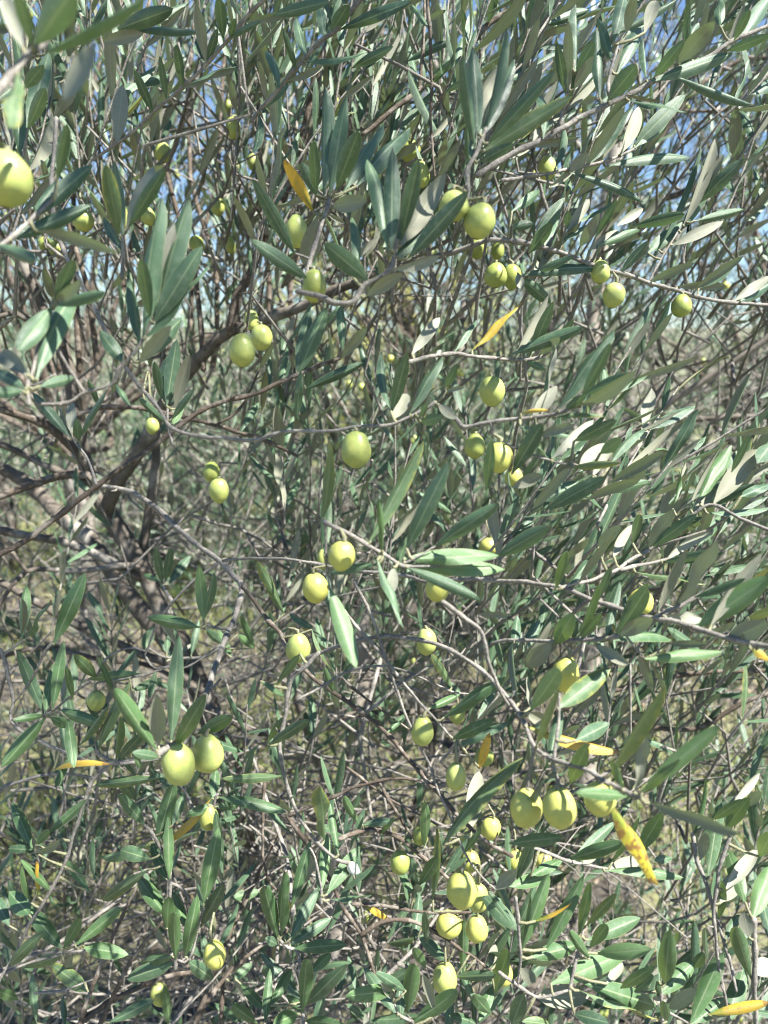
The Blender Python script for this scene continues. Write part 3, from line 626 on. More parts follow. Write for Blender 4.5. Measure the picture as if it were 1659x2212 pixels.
# ---------------------------------------------------------------- olives
# centre x,y  width height tilt  stalk root x,y (0 0 = straight up) | label
OL = '''
14 386 104 118 -8 20 320|very large blurred pale olive cut off by the left edge
352 329 36 43 0 358 303|pale striped olive hanging under the folded leaf at the upper left
504 277 32 47 0 510 250|dark shaded olive at the tip of the long level leaf in the upper left
493 228 19 25 0 0 0|small shaded olive just above the dark one in the upper left
546 350 26 37 5 540 322|small green olive left of the orange leaf
512 361 13 17 0 0 0|tiny olive peeping out left of the small one beside the orange leaf
180 477 45 46 0 0 0|pale olive half covered by a big blurred leaf under the large left edge olive
267 470 22 50 0 266 440|narrow slice of olive showing behind the yellow edged leaf
318 466 34 46 40 0 0|tilted pale olive behind the blurred leaf fan at the upper left
470 446 30 38 0 476 420|olive under a twig fork midway between the blurred fan and the orange leaf
425 530 32 42 10 0 0|dull olive behind a thin twig above the dark leaf pair at left
498 529 22 38 0 0 0|narrow pale olive right of the dull one above the dark leaf pair
96 527 26 34 -10 0 0|left one of the two dim olives under the blurred grey leaf
121 537 30 36 10 0 0|right one of the two dim olives under the blurred grey leaf
17 467 17 18 0 0 0|tiny olive under the very large left edge olive
381 376 14 20 0 0 0|tiny far olive below the pale striped one
60 28 22 30 0 0 0|blurred small olive behind the big leaves in the top left corner
115 90 18 16 0 0 0|tiny yellowish olive behind the near pale leaf at top left
720 225 27 42 0 728 200|olive tucked behind the tip of a tall blue green leaf at top centre
641 500 50 72 0 648 462|pale olive between two leaves right below the orange leaf
886 327 46 45 0 0 0|shaded olive behind the blurred spray at the upper centre
911 377 34 56 0 905 345|egg shaped olive directly below the shaded one at the upper centre
868 398 18 30 0 0 0|sliver of olive behind a leaf left of the egg shaped upper centre olive
980 445 66 66 0 1000 412|left one of the two large touching olives, its side covered by a leaf
1036 477 67 76 -12 1012 432|right one of the two large touching olives, fully in view
1031 536 42 46 0 0 0|dull olive just below the two large touching ones
1075 543 28 40 0 1070 518|small olive right of the dull one below the touching pair
1025 33 14 15 0 0 0|tiny dark olive near the top edge right of centre
930 548 34 30 0 0 0|pale olive peeking out under the blurred upper centre spray
1182 363 40 52 0 1184 320|lone green olive above the level twig at the upper right
1154 381 20 22 0 0 0|blurred yellow olive just left of the lone upper right one
1262 283 14 19 0 0 0|tiny dark olive against the sky right of the lone upper right one
1556 151 18 20 0 0 0|tiny olive beneath the leafy branch at the far upper right
1481 230 17 18 0 0 0|tiny olive left of the right edge below the narrow hanging leaf
1251 238 14 15 0 0 0|tiny yellow olive under the start of the long grey branch
1479 93 16 22 0 0 0|small yellow olive inside the leaves of the long grey branch
1594 201 16 18 0 0 0|tiny olive beside the upright leaves at the right edge
523 756 57 72 0 529 700|taller left hand olive of the pair before the thick grey limb
565 729 47 56 0 556 695|shorter right hand olive of the pair before the thick grey limb
543 692 32 50 0 0 0|olive hiding behind the pair at the bend of the thick grey limb
329 920 29 36 0 0 0|green olive behind the dark fork where the drooping twig turns level
457 1019 36 46 0 470 985|dull olive behind the egg shaped one on a zigzag stalk left of centre
473 1060 43 56 0 476 1030|pale egg shaped olive at the end of a zigzag stalk left of centre
48 650 14 15 0 0 0|tiny blurred olive near the left edge against the sky
678 618 53 71 0 676 582|shaded olive with a twig crossing it above the centre
769 970 65 82 0 770 925|large lone pale olive under the level twig at the centre
1063 845 55 66 5 1060 806|pale olive with a narrow leaf across it right of the centre
1026 963 44 56 0 1030 934|duller left olive of the two beside the hanging narrow leaf
1078 988 58 67 -5 1066 940|bright right olive of the two with a yellow lower half beside the hanging leaf
1071 594 49 53 0 1074 563|dull olive under the left end of the dark level twig
1106 598 40 54 0 1100 560|olive half hidden behind the dull one under the dark level twig
1110 1029 38 46 0 0 0|yellow olive almost hidden by leaves below the bright right of centre olive
993 807 20 22 0 0 0|small far olive left of the pale one crossed by a narrow leaf
781 836 17 18 0 0 0|tiny far olive beside the broad dark leaf at the centre
754 831 14 20 0 0 0|tiny blurred olive left of another tiny one at the centre
893 951 20 28 0 0 0|small far olive right of the large lone centre olive
843 775 18 17 0 0 0|tiny blurred yellow olive above the broad dark leaf at the centre
1297 587 41 50 0 1292 565|left olive of the three under the dark level twig, touched by a leaf tip
1326 638 47 54 -8 1320 600|middle olive of the three under the dark level twig, on a curved stalk
1472 660 43 49 0 1470 628|round shaded right olive of the three under the dark level twig
1566 618 19 20 0 0 0|small bright olive at the end of a dark leaf near the right edge
1519 781 13 16 0 0 0|tiny pale far olive in the sunlit leaves at the right
208 1514 38 46 0 206 1485|lone green olive in the dark leaves at the lower left
448 1627 70 84 0 452 1575|right one of the two big pale blurred olives at the lower left
385 1650 70 98 8 372 1608|left one of the two big pale blurred olives, crossed by a leaf shadow
383 1277 26 34 0 0 0|dim yellowish olive behind the tuft in front of the forked trunk
738 1201 58 67 -10 724 1160|bright olive beside the near dark leaf just left of the lower centre
698 1208 26 46 0 0 0|strip of olive showing left of the near dark leaf at the centre
681 1270 57 68 5 706 1240|olive with a notch shaped shadow below the bright one at the centre
945 1268 52 64 0 940 1236|deep yellow olive under the two level sunlit leaves
924 1241 30 38 0 0 0|olive mostly hidden under the two level sunlit leaves
644 1399 52 66 0 622 1356|pale olive on a bent stalk above a drooping blurred leaf left of centre
921 1386 44 61 0 918 1352|olive crossed by the arching grey branch at the lower centre
913 1579 48 67 -4 915 1540|speckled olive hanging from the thin straight twig in the lower centre
988 1544 34 44 0 0 0|far olive under the tip of the long dark leaf right of centre
985 1676 44 66 0 976 1603|long olive on a straight thin stalk below the speckled one
1056 1180 42 42 0 0 0|yellow olive hidden behind the near leaves right of centre
893 1428 13 22 0 0 0|tiny pale olive in dark leaves at the lower centre
1046 1635 40 44 0 0 0|shaded olive behind the orange leaf right of the lower centre
1384 1299 55 60 -10 1381 1262|yellow olive with a sunlit leaf in front of it on the right branch
1221 1456 58 79 -10 1213 1395|pale tall olive half covered by a leaf above the bright yellow leaf
1434 1451 26 28 0 0 0|dim yellow olive under the lone bright green level leaf
1325 1528 18 26 0 0 0|small dull olive behind leaves left of the long two blade leaf pair
452 1766 40 57 0 460 1740|yellow green olive under the leaf star at the lower left
331 1828 38 36 0 0 0|olive half hidden in the lower left leaf cluster
463 2061 47 66 8 462 1972|yellow olive on a long thin stalk near the bottom left
345 2149 38 54 10 356 2118|pale olive behind a narrow leaf at the bottom left edge of the frame
5 1942 22 26 0 0 0|bright olive cut by the left edge near the bottom
864 1863 42 56 0 876 1794|dull oval olive hanging alone under the brown arching twig
908 1804 34 46 0 910 1782|olive half behind two small leaves near the dull oval one
1060 1790 42 52 -10 1055 1738|olive at the left of the three big yellow ones under the long oblique leaf
1016 1859 42 46 0 0 0|olive directly behind the stalk of the biggest bottom olive
998 1922 66 87 0 1003 1862|biggest pale olive at the bottom centre, nearest of its cluster
1033 1938 46 68 0 0 0|olive behind the right side of the biggest bottom one
969 1997 56 56 -45 935 1978|tilted olive with a dark tip lower left of the biggest bottom one
1030 2005 48 61 0 0 0|shiny olive straight below the biggest bottom one
961 2114 53 73 0 962 2034|oval olive on a long straight stalk lowest in the bottom centre
786 1976 28 37 0 0 0|small shaded olive in the bare twigs at the bottom centre
1086 2105 44 54 0 0 0|yellow olive behind dark leaves right of the lowest one
1112 1857 40 48 0 0 0|yellow olive behind an upright leaf under the level grey leaf
1137 1745 68 88 -5 1142 1700|left one of the three big yellow olives, marked by a leaf shadow
1208 1743 73 93 8 1200 1692|middle one of the three big yellow olives with a pale leaf hanging before it
1296 1726 68 76 0 1300 1690|right one of the three big yellow olives with a level leaf across it
1174 1857 38 38 -30 0 0|small olive at the root of the grey twig below the three big yellow ones
1299 2182 30 31 0 0 0|small dull olive between the glossy leaves at the bottom edge
1600 2199 15 22 0 0 0|tiny olive at the bottom right beside the orange leaf
'''
OLIVE_SPOTS = []
for line in OL.strip().split('\n'):
    n = line.split('|')[0].split()
    h = float(n[3])
    OLIVE_SPOTS.append((float(n[0]), float(n[1]), h, min(2.4, (.021 if h < 24 else .0245) * F / h)))
OLIVE_SPOTS = np.array(OLIVE_SPOTS)
# ---------------------------------------------------------------- ground
def gz(x, y):
    return .05 * mnoise.noise(Vector((x * .6, y * .6, 0))) + .012 * mnoise.noise(Vector((x * 5, y * 5, 3))) + max(0, y - 9) * .045


def build_ground():
    m, t = mat('dry_soil')
    L = t.links
    g = node(t, 'ShaderNodeNewGeometry').outputs['Position']
    n1 = node(t, 'ShaderNodeTexNoise', i_2=1.3, i_3=6.0, i_4=.6)
    n2 = node(t, 'ShaderNodeTexNoise', i_2=38.0, i_3=5.0, i_4=.7)
    L.new(g, n1.inputs[0]); L.new(g, n2.inputs[0])
    c = ramp(t, n2.outputs[0], [(.3, (.05, .042, .035)), (.7, (.15, .13, .105))])
    f = math_n(t, 'MINIMUM', math_n(t, 'MULTIPLY', math_n(t, 'MAXIMUM', math_n(t, 'SUBTRACT', n1.outputs[0], .47), 0.0), 5.0), .8)
    c = mixc(t, f, c, (.22, .24, .085))
    bs = node(t, 'ShaderNodeBsdfPrincipled')
    L.new(c, bs.inputs['Base Color'])
    bs.inputs['Roughness'].default_value = .95
    bump = node(t, 'ShaderNodeBump', i_0=.8, i_1=.02)
    L.new(n2.outputs[0], bump.inputs['Height']); L.new(bump.outputs[0], bs.inputs['Normal'])
    out = node(t, 'ShaderNodeOutputMaterial'); L.new(bs.outputs[0], out.inputs[0])
    xs = np.concatenate([np.linspace(-120, -7, 12), np.linspace(-6, 6, 61), np.linspace(7, 120, 12)])
    ys = np.concatenate([np.linspace(-60, -3, 8), np.linspace(-2, 9, 67), np.linspace(10, 200, 16)])
    V = np.array([(x, y, gz(x, y)) for y in ys for x in xs])
    nx = len(xs)
    Q = np.array([(j * nx + i, j * nx + i + 1, (j + 1) * nx + i + 1, (j + 1) * nx + i) for j in range(len(ys) - 1) for i in range(nx - 1)])
    tag(link('ground', mesh_from('ground', V, Q, m)), kind='structure')


build_ground()


def plain_leafy(name, top, under, trans):
    return leaf_material(name, top, tuple(c * 1.5 for c in top), under, trans, rough=.6)


M_GRASS = plain_leafy('grass_blade', (.10, .135, .03), (.15, .18, .045), (.32, .36, .06))
M_STRAW = plain_leafy('straw_blade', (.22, .19, .10), (.26, .22, .12), (.4, .34, .15))
M_LITTER = plain_leafy('fallen_leaf', (.16, .12, .085), (.34, .31, .25), (.2, .15, .08))


def ground_cover(name, count, x, y, h, w, material, up, template=FAR_LEAF, patch=None):
    P, l, n, Ls, Ws = [], [], [], [], []
    while len(P) < count:
        a, b = RNG.uniform(*x), RNG.uniform(*y)
        if patch is not None and mnoise.noise(Vector((a * 1.1, b * 1.1, 7))) < patch + RNG.normal(0, .12):
            continue
        P.append((a, b, gz(a, b) + RNG.uniform(-.005, .02)))
        l.append((RNG.normal(0, .5), RNG.normal(0, .5), up * RNG.uniform(.5, 1.4) + RNG.normal(0, .08)))
        n.append((RNG.normal(0, .6), RNG.normal(0, .6), 1))
        Ls.append(h * RNG.uniform(.5, 1.4)); Ws.append(w * RNG.uniform(.6, 1.4))
    return tag(foliage(name, P, l, n, Ls, Ws, template, material), kind='stuff')


ground_cover('grass', 40000, (-4, 4), (1.3, 9), .10, .0055, M_GRASS, 1.0, patch=.02)
ground_cover('dry_grass', 16000, (-4, 4), (.6, 8), .11, .0045, M_STRAW, .8)
ground_cover('leaf_litter', 9000, (-2, 2), (.6, 4), .05, .011, M_LITTER, .05)

litter = Tubes()
for _ in range(700):
    a, b = RNG.uniform(-1.6, 1.6), RNG.uniform(.7, 3.6)
    th, Ln = RNG.uniform(0, 6.28), RNG.uniform(.08, .35)
    P = [Vector((a + math.cos(th) * Ln * s, b + math.sin(th) * Ln * s, gz(a, b) + .015 + .05 * RNG.random() * s)) for s in (0, .33, .66, 1)]
    r = RNG.uniform(.0012, .0035)
    litter.add(wobble(P, .012, 14, a), [r, r, r * .9, r * .6], 5)
tag(litter.build('fallen_twig_litter', M_DRY), kind='stuff')

# ---------------------------------------------------------------- trees of the setting
class Tree:
    """An olive tree: trunk and limbs, its leaves (the largest ones as single parts), its fine twigs."""
    def __init__(self, base, label, group='olive trees in the grove', leaf_material=None, name='olive_tree'):
        self.material = leaf_material or M_LEAF['g']
        self.root = empty(name, Vector((base[0], base[1], gz(*base))), label=label, cat='tree', group=group)
        self.leaf = []              # (base, dir, normal, length, width)
        self.far = []
        self.twigs = Tubes()

    def tube(self, name, pts, r, material, sides=9, seed=0, amp=.004):
        tb = Tubes()
        P = smooth_path(pts, .03)
        tb.add(wobble(P, amp, 9, seed), knots(len(P), r[0], r[1], seed, 11, .06), sides, rnd=.3)
        return tb.build(name, material, self.root)

    def traced(self, name, d0, d1, r0, r1, pts, material, sides=9, seed=0):
        """A limb along photograph points; radii in photograph units."""
        n = len(pts)
        acc = np.concatenate([[0], np.cumsum([math.dist(pts[i], pts[i + 1]) for i in range(n - 1)])])
        ds = d0 + (d1 - d0) * acc / acc[-1]
        W = [at(x, y, d) for (x, y), d in zip(pts, ds)]
        P = smooth_path(W, .015)
        tb = Tubes()
        tb.add(wobble(P, .0035, 14, seed), knots(len(P), r0 * d0 / F, r1 * d1 / F, seed, 13, .07), sides, rnd=RNG.uniform(.1, .6))
        return tb.build(name, material, self.root)

    def spray(self, p, dirv, length, pairs, leafL=.052, far=False, twig_r=.0013):
        """A leafy shoot: crossed pairs of leaves along a slightly curved twig."""
        d = Vector(dirv).normalized()
        side0 = d.cross(Vector(RNG.normal(0, 1, 3))).normalized()
        curve = side0 * RNG.normal(0, .18) + Vector((0, 0, RNG.uniform(-.05, .3)))
        pts = []
        for k in range(5):
            s = k / 4
            pts.append(Vector(p) + (d * s + curve * s * s * .5) * length)
        self.twigs.add(pts, [twig_r * (1.15 - .7 * k / 4) for k in range(5)], 4 if far else 5, rnd=RNG.uniform(0, .5))
        out = self.far if far else self.leaf
        for k in range(pairs):
            s = (k + .6) / pairs
            q = s * 4
            i = min(3, int(q))
            c = pts[i].lerp(pts[i + 1], q - i)
            tng = (pts[i + 1] - pts[i]).normalized()
            sv = side0 if k % 2 == 0 else tng.cross(side0).normalized()
            for sg in (1, -1):
                if RNG.random() < .1:
                    continue
                a = math.radians(RNG.uniform(18, 44)) if k < pairs - 1 else math.radians(RNG.uniform(6, 24))
                l = tng * math.cos(a) + sv * (sg * math.sin(a)) + Vector(RNG.normal(0, .12, 3))
                l.normalize()
                nn = tng + Vector(RNG.normal(0, .9 if far else .35, 3)) + Vector((0, 0, .25))
                ln = leafL * RNG.uniform(.65, 1.25) * (1 - .25 * abs(s - .5))
                out.append((tuple(c), tuple(l), tuple(nn), ln, ln * RNG.uniform(.13, .19)))

    def finish(self, keep=300):
        if self.twigs.n:
            tag(self.twigs.build('fine_twigs', M_TWIG, self.root), kind='stuff')
        big, rest = [], list(self.leaf)
        if keep and rest:
            def size(e):
                v = Vector(e[0]) - CAM
                z = v.dot(FWD)
                if z < .1 or abs(v.dot(RIGHT) / z) > .53 or abs(v.dot(UPV) / z) > .70:
                    return 0
                return e[3] / z
            rest.sort(key=size, reverse=True)
            big, rest = rest[:keep], rest[keep:]
        loc = self.root.location
        for e in big:
            put_leaf(self.root, loc, Vector(e[0]), Vector(e[1]), Vector(e[2]), e[3], e[4], 'h' if RNG.random() < .05 else 'g')
        for arr, tpl, nm in ((rest, MID_LEAF, 'foliage'), (self.far, FAR_LEAF, 'foliage')):
            if arr:
                o = foliage(nm, [e[0] for e in arr], [e[1] for e in arr], [e[2] for e in arr], [e[3] for e in arr], [e[4] for e in arr], tpl, self.material, self.root)
                tag(o, kind='stuff')


def put_leaf(parent, loc, base, l, n, L, W, kind, k=None):
    l = l.normalized()
    n = (n - l * n.dot(l)).normalized()
    s = l.cross(n)
    o = bpy.data.objects.new('leaf', LEAF_MESH[kind][RNG.integers(len(LEAVES)) if k is None else k])
    o.parent = parent
    o.matrix_basis = Matrix(((s.x * W, l.x * L, n.x * L, base.x - loc.x), (s.y * W, l.y * L, n.y * L, base.y - loc.y),
                             (s.z * W, l.z * L, n.z * L, base.z - loc.z), (0, 0, 0, 1)))
    C.objects.link(o)
    if kind in 'yYw':
        o['label'] = {'y': 'withered yellow orange leaf', 'Y': 'yellow leaf with brown blotches', 'w': 'bright pale leaf'}[kind]
    return o


def fill(tree, box, dr, count, way, pairs=(4, 8), length=(.10, .22), leafL=.06):
    """Leafy shoots through the part of the crown that stands behind this part of the photograph."""
    x0, y0, x1, y1 = box
    for _ in range(count):
        d = RNG.uniform(*dr)
        px, py = RNG.uniform(x0, x1), RNG.uniform(y0, y1)
        hid = OLIVE_SPOTS[(np.hypot(OLIVE_SPOTS[:, 0] - px, OLIVE_SPOTS[:, 1] - py) < OLIVE_SPOTS[:, 2] * .5 + 55) & (OLIVE_SPOTS[:, 3] > d - .04)]
        if len(hid):                       # fruit hangs on the outside of the crown
            d = hid[:, 3].max() + RNG.uniform(.05, .3)
        p = at(px, py, d)
        dv = RIGHT * (way[0] + RNG.normal(0, .2)) + Vector((0, 0, 1)) * (way[1] + RNG.normal(0, .15)) + FWD * RNG.normal(-.1, .3)
        ln = RNG.uniform(*length)
        tree.spray(p - dv.normalized() * ln * .5, dv, ln, int(RNG.integers(*pairs)), leafL)
        # the bare lower part of the shoot, reaching back into the crown
        q = p - dv.normalized() * ln * .5
        b = q + (FWD * RNG.uniform(0, .3) - Vector((0, 0, 1)) * RNG.uniform(.1, .35) + RIGHT * RNG.normal(-.05, .15)) * .5
        tree.twigs.add([q, q.lerp(b, .35) + Vector(RNG.normal(0, .02, 3)), q.lerp(b, .7) + Vector(RNG.normal(0, .02, 3)), b], [.0013, .0016, .002, .0026], 5, rnd=RNG.uniform(.2, 1))


# --- tree with the dark forked trunk (left)
T1 = Tree((.05, 1.75), 'dark forked olive trunk rising at the left behind the bare twigs')
tp = [(47, 560), (80, 640), (130, 740), (150, 800), (165, 900), (178, 985), (200, 1050), (235, 1110), (285, 1190), (317, 1250), (353, 1320), (400, 1410), (443, 1510), (470, 1590)]
T1.traced('trunk', 1.12, 1.2, 10, 24, tp, M_TRUNK, 12, 1)
T1.traced('trunk', 1.2, 1.75, 24, 34, [(462, 1570), (490, 1650), (530, 1760), (570, 1880), (600, 2010), (610, 2130)], M_TRUNK, 12, 2)
T1.traced('trunk', 1.36, 1.24, 13, 22, [(-20, 1000), (60, 1045), (130, 1115), (190, 1160), (230, 1220), (270, 1270), (320, 1340), (365, 1390), (410, 1450), (450, 1530)], M_TRUNK, 12, 3)
T1.traced('limb', 1.14, .84, 16, 5, [(230, 1100), (255, 1035), (310, 960), (350, 880), (410, 795), (470, 735), (500, 717), (560, 697), (640, 668), (720, 628), (800, 600), (900, 565), (985, 545), (1060, 518)], M_TRUNK, 10, 4)
T1.traced('limb', .95, 1.0, 7, 11, [(735, 30), (720, 63), (700, 110), (676, 193), (663, 253), (650, 313), (630, 390), (616, 410), (573, 507), (540, 590), (510, 640), (497, 715)], M_BARK, 9, 5)
T1.traced('limb', 1.1, 1.16, 9, 11, [(-20, 1143), (67, 1156), (133, 1170), (200, 1196), (260, 1223), (300, 1245)], M_TRUNK, 8, 6)
T1.traced('limb', 1.05, 1.15, 5, 7, [(0, 1310), (57, 1234), (167, 1234), (287, 1222), (305, 1232)], M_TRUNK, 7, 7)
T1.traced('limb', 1.04, 1.06, 4, 5, [(-10, 1168), (30, 1195), (57, 1234)], M_TRUNK, 7, 8)
T1.traced('limb', 1.1, 1.18, 8, 10, [(-15, 1250), (67, 1296), (167, 1350), (233, 1380), (293, 1413), (370, 1440), (440, 1510)], M_TRUNK, 8, 9)
T1.traced('limb', 1.0, 1.13, 8, 11, [(-15, 878), (67, 903), (127, 940), (170, 980), (200, 1040)], M_BARK, 8, 10)
T1.traced('limb', 1.1, 1.14, 7, 8, [(-15, 955), (93, 1003), (160, 1030), (205, 1055)], M_TRUNK, 8, 11)
T1.traced('limb', 1.05, 1.12, 8, 9, [(-15, 1080), (67, 1050), (127, 1030), (187, 1026), (210, 1050)], M_BARK, 8, 12)
T1.traced('limb', 1.0, 1.05, 5, 8, [(-20, 690), (30, 676), (80, 700), (135, 745)], M_TRUNK, 8, 13)
T1.traced('limb', .9, .98, 4, 5, [(572, -10), (573, 43), (563, 100), (560, 200), (553, 287), (570, 400), (583, 443), (575, 505)], M_TRUNK, 7, 14)
T1.traced('limb', 1.15, 1.2, 9, 11, [(335, 920), (337, 1000), (325, 1090), (310, 1170), (316, 1240)], M_TRUNK, 8, 15)
T1.traced('limb', 1.1, 1.1, 9, 6, [(450, 1530), (560, 1580), (670, 1563), (753, 1546), (890, 1539), (1020, 1520), (1130, 1500)], M_TRUNK, 8, 16)
T1.traced('limb', 1.3, 1.3, 6, 5, [(-10, 1420), (100, 1400), (220, 1425), (330, 1440), (430, 1500)], M_BARK, 7, 17)
for k, (xa, xb, d) in enumerate([(40, 110, 1.3), (210, 150, 1.2), (240, 330, 1.25), (330, 260, 1.5), (400, 440, 1.35), (150, 60, 1.6), (480, 400, 1.5), (300, 420, 1.05), (620, 560, 1.4), (90, 190, 1.1), (820, 640, 1.5)]):
    T1.traced('limb', d, d * .98, 3.5, 6.5, [(xa + 30, -30), (xa + RNG.normal(0, 12), 150), ((xa + xb) / 2 + RNG.normal(0, 25), 380), (xb + RNG.normal(0, 14), 600), (xb + 20, 800)], M_BARK, 7, 20 + k)

# --- tree behind the centre with the pale trunk at the bottom
T2 = Tree((-.13, 1.85), 'grey olive trunk in the bottom centre behind the arching bare twigs')
T2.traced('trunk', 1.98, 1.9, 34, 14, [(735, 2215), (728, 2050), (735, 1900), (745, 1760), (765, 1600), (790, 1450), (780, 1300)], M_PALE, 12, 41)
T2.traced('limb', 1.9, 1.7, 14, 7, [(740, 1780), (690, 1640), (640, 1500), (600, 1300), (610, 1100), (640, 900), (625, 700)], M_TRUNK, 8, 42)
T2.traced('limb', 1.9, 2.0, 13, 6, [(770, 1580), (850, 1400), (935, 1230), (960, 1050), (985, 880), (1000, 650)], M_TRUNK, 8, 43)
T2.traced('limb', 1.9, 1.6, 10, 5, [(780, 1330), (740, 1200), (735, 1050), (700, 850), (640, 760)], M_TRUNK, 8, 44)
T2.traced('limb', 1.6, 1.5, 12, 8, [(735, 2090), (800, 1900), (880, 1780), (930, 1640), (945, 1500)], M_TRUNK, 8, 45)

# --- tree behind the right side
T3 = Tree((.72, 2.7), 'slender grey olive trunk standing behind the leaves on the right side')
T3.traced('trunk', 2.6, 2.4, 24, 8, [(1255, 1800), (1268, 1560), (1280, 1300), (1290, 1050), (1283, 830), (1278, 720), (1290, 600), (1310, 450), (1336, 310), (1420, 200), (1480, 60)], M_PALE, 10, 51)
T3.traced('limb', 2.3, 2.1, 7, 9, [(1090, 820), (1140, 775), (1183, 710), (1230, 650), (1275, 588), (1330, 540)], M_TRUNK, 8, 52)
T3.traced('limb', 2.0, 1.9, 7, 6, [(1290, 980), (1330, 945), (1420, 915), (1500, 905), (1700, 898)], M_TRUNK, 8, 53)
T3.traced('limb', 1.6, 1.5, 6, 9, [(1420, 895), (1450, 870), (1540, 810), (1600, 770), (1700, 700)], M_PALE, 8, 54)
T3.traced('limb', .95, .9, 6, 5, [(1200, 1540), (1280, 1500), (1340, 1490), (1440, 1463), (1506, 1453), (1690, 1446)], M_BARK, 8, 55)
T3.traced('limb', .95, .9, 5, 5, [(1340, 1560), (1390, 1569), (1506, 1576), (1606, 1519), (1690, 1490)], M_BARK, 8, 56)
T3.traced('limb', 2.0, 1.9, 6, 9, [(1180, 230), (1260, 330), (1330, 420), (1420, 430), (1560, 390), (1690, 385)], M_TRUNK, 8, 57)
T3.traced('limb', 1.3, 1.25, 6, 4, [(1700, 125), (1600, 130), (1520, 180), (1450, 260), (1410, 330), (1330, 440), (1300, 560)], M_BARK, 8, 58)
T3.traced('limb', 1.5, 1.5, 4, 4, [(1440, 240), (1520, 240), (1600, 232), (1700, 215)], M_BARK, 7, 59)
T3.traced('limb', 2.2, 2.0, 10, 5, [(960, 380), (985, 240), (965, 100), (975, -30)], M_PALE, 8, 60)
T3.traced('limb', 2.2, 2.1, 8, 5, [(985, 245), (935, 130), (900, 60)], M_PALE, 8, 61)
for k in range(16):
    a, b = RNG.uniform(1250, 1700), RNG.uniform(760, 1250)
    c = RNG.uniform(-160, 160), RNG.uniform(-110, 90)
    d = RNG.uniform(1.8, 2.6)
    T3.traced('twig', d, d * .95, 3.5, 2.5, [(a, b), (a + c[0] * .5, b + c[1] * .4 + RNG.normal(0, 14)), (a + c[0], b + c[1])], M_DRY, 6, 70 + k)

fill(T1, (-350, -120, 560, 600), (.8, 1.9), 235, (.12, 1))
fill(T1, (500, -120, 900, 580), (.75, 1.9), 165, (.3, 1))
fill(T2, (800, -120, 1130, 560), (.85, 2.0), 90, (.35, 1))
fill(T3, (1050, -120, 2100, 520), (.8, 2.1), 225, (.55, 1))
fill(T1, (-60, -120, 560, 520), (.66, .9), 20, (.15, 1))
fill(T1, (480, -120, 900, 520), (.66, .9), 20, (.3, 1))
fill(T2, (800, -120, 1130, 480), (.66, .9), 14, (.35, 1))
fill(T3, (1050, -120, 1740, 520), (.64, .92), 36, (.6, 1))
fill(T3, (1100, 900, 1740, 1250), (.6, .85), 16, (.6, .8))
fill(T3, (1080, 450, 2000, 820), (1.0, 2.0), 70, (.5, .9))
fill(T2, (560, 740, 1130, 1260), (.85, 1.7), 80, (.12, 1))
fill(T2, (600, 1230, 1130, 1660), (.85, 1.6), 50, (.2, 1))
fill(T3, (1090, 1040, 2000, 1480), (.8, 1.6), 100, (.45, .9))
fill(T3, (1080, 1430, 1740, 1860), (.8, 1.4), 45, (.35, .9))
fill(T3, (1440, 1850, 1740, 2260), (.75, 1.3), 22, (.35, .9))
fill(T3, (1080, 2080, 1440, 2260), (.75, 1.2), 14, (.35, .9))
fill(T3, (1060, 1850, 1230, 2100), (.75, 1.2), 8, (.2, .9))
fill(T3, (1180, 1480, 2000, 2240), (1.25, 2.0), 62, (.3, .9))
fill(T1, (-60, 1660, 560, 2260), (.8, 1.35), 55, (.1, 1))
fill(T2, (560, 1760, 1120, 2260), (.75, 1.35), 40, (.15, 1))
fill(T1, (-60, 700, 560, 1120), (1.0, 1.8), 16, (.1, 1))
fill(T1, (-60, 1180, 560, 1660), (.95, 1.6), 16, (.1, 1))
# unseen crown overhead, its sprays placed along the sun's path to shade the upper branches
for _ in range(105):
    q = (RNG.uniform(-100, 650), RNG.uniform(-250, 820)) if _ % 2 else (RNG.uniform(550, 1300), RNG.uniform(-250, 600))
    p = at(*q, RNG.uniform(.36, .6)) + SUN_DIR * RNG.uniform(1.05, 1.7)
    T1.spray(p, RNG.normal(0, 1, 3) + np.array((.2, .1, .6)), RNG.uniform(.1, .22), int(RNG.integers(4, 8)), .055, far=True)
for k in range(7):
    T1.tube('limb', [Vector((-.5, .75, 1.95)) + Vector((0, 0, .1 * k)), Vector((-.4 + .1 * k, .5, 2.35)), Vector((-.6 + .2 * k, .1, 2.55)), Vector((-.7 + .27 * k, -.45, 2.7))], (.012, .004), M_BARK, 7, 90 + k)
for _ in range(170):  # unseen leaf mass added high on the right to shade the ground
    p = Vector((RNG.uniform(.75, 2.5), RNG.uniform(.45, 1.3), RNG.uniform(2.35, 3.1)))
    T3.spray(p, RNG.normal(0, 1, 3) + np.array((.2, .1, .6)), RNG.uniform(.1, .22), int(RNG.integers(4, 8)), .055, far=True)
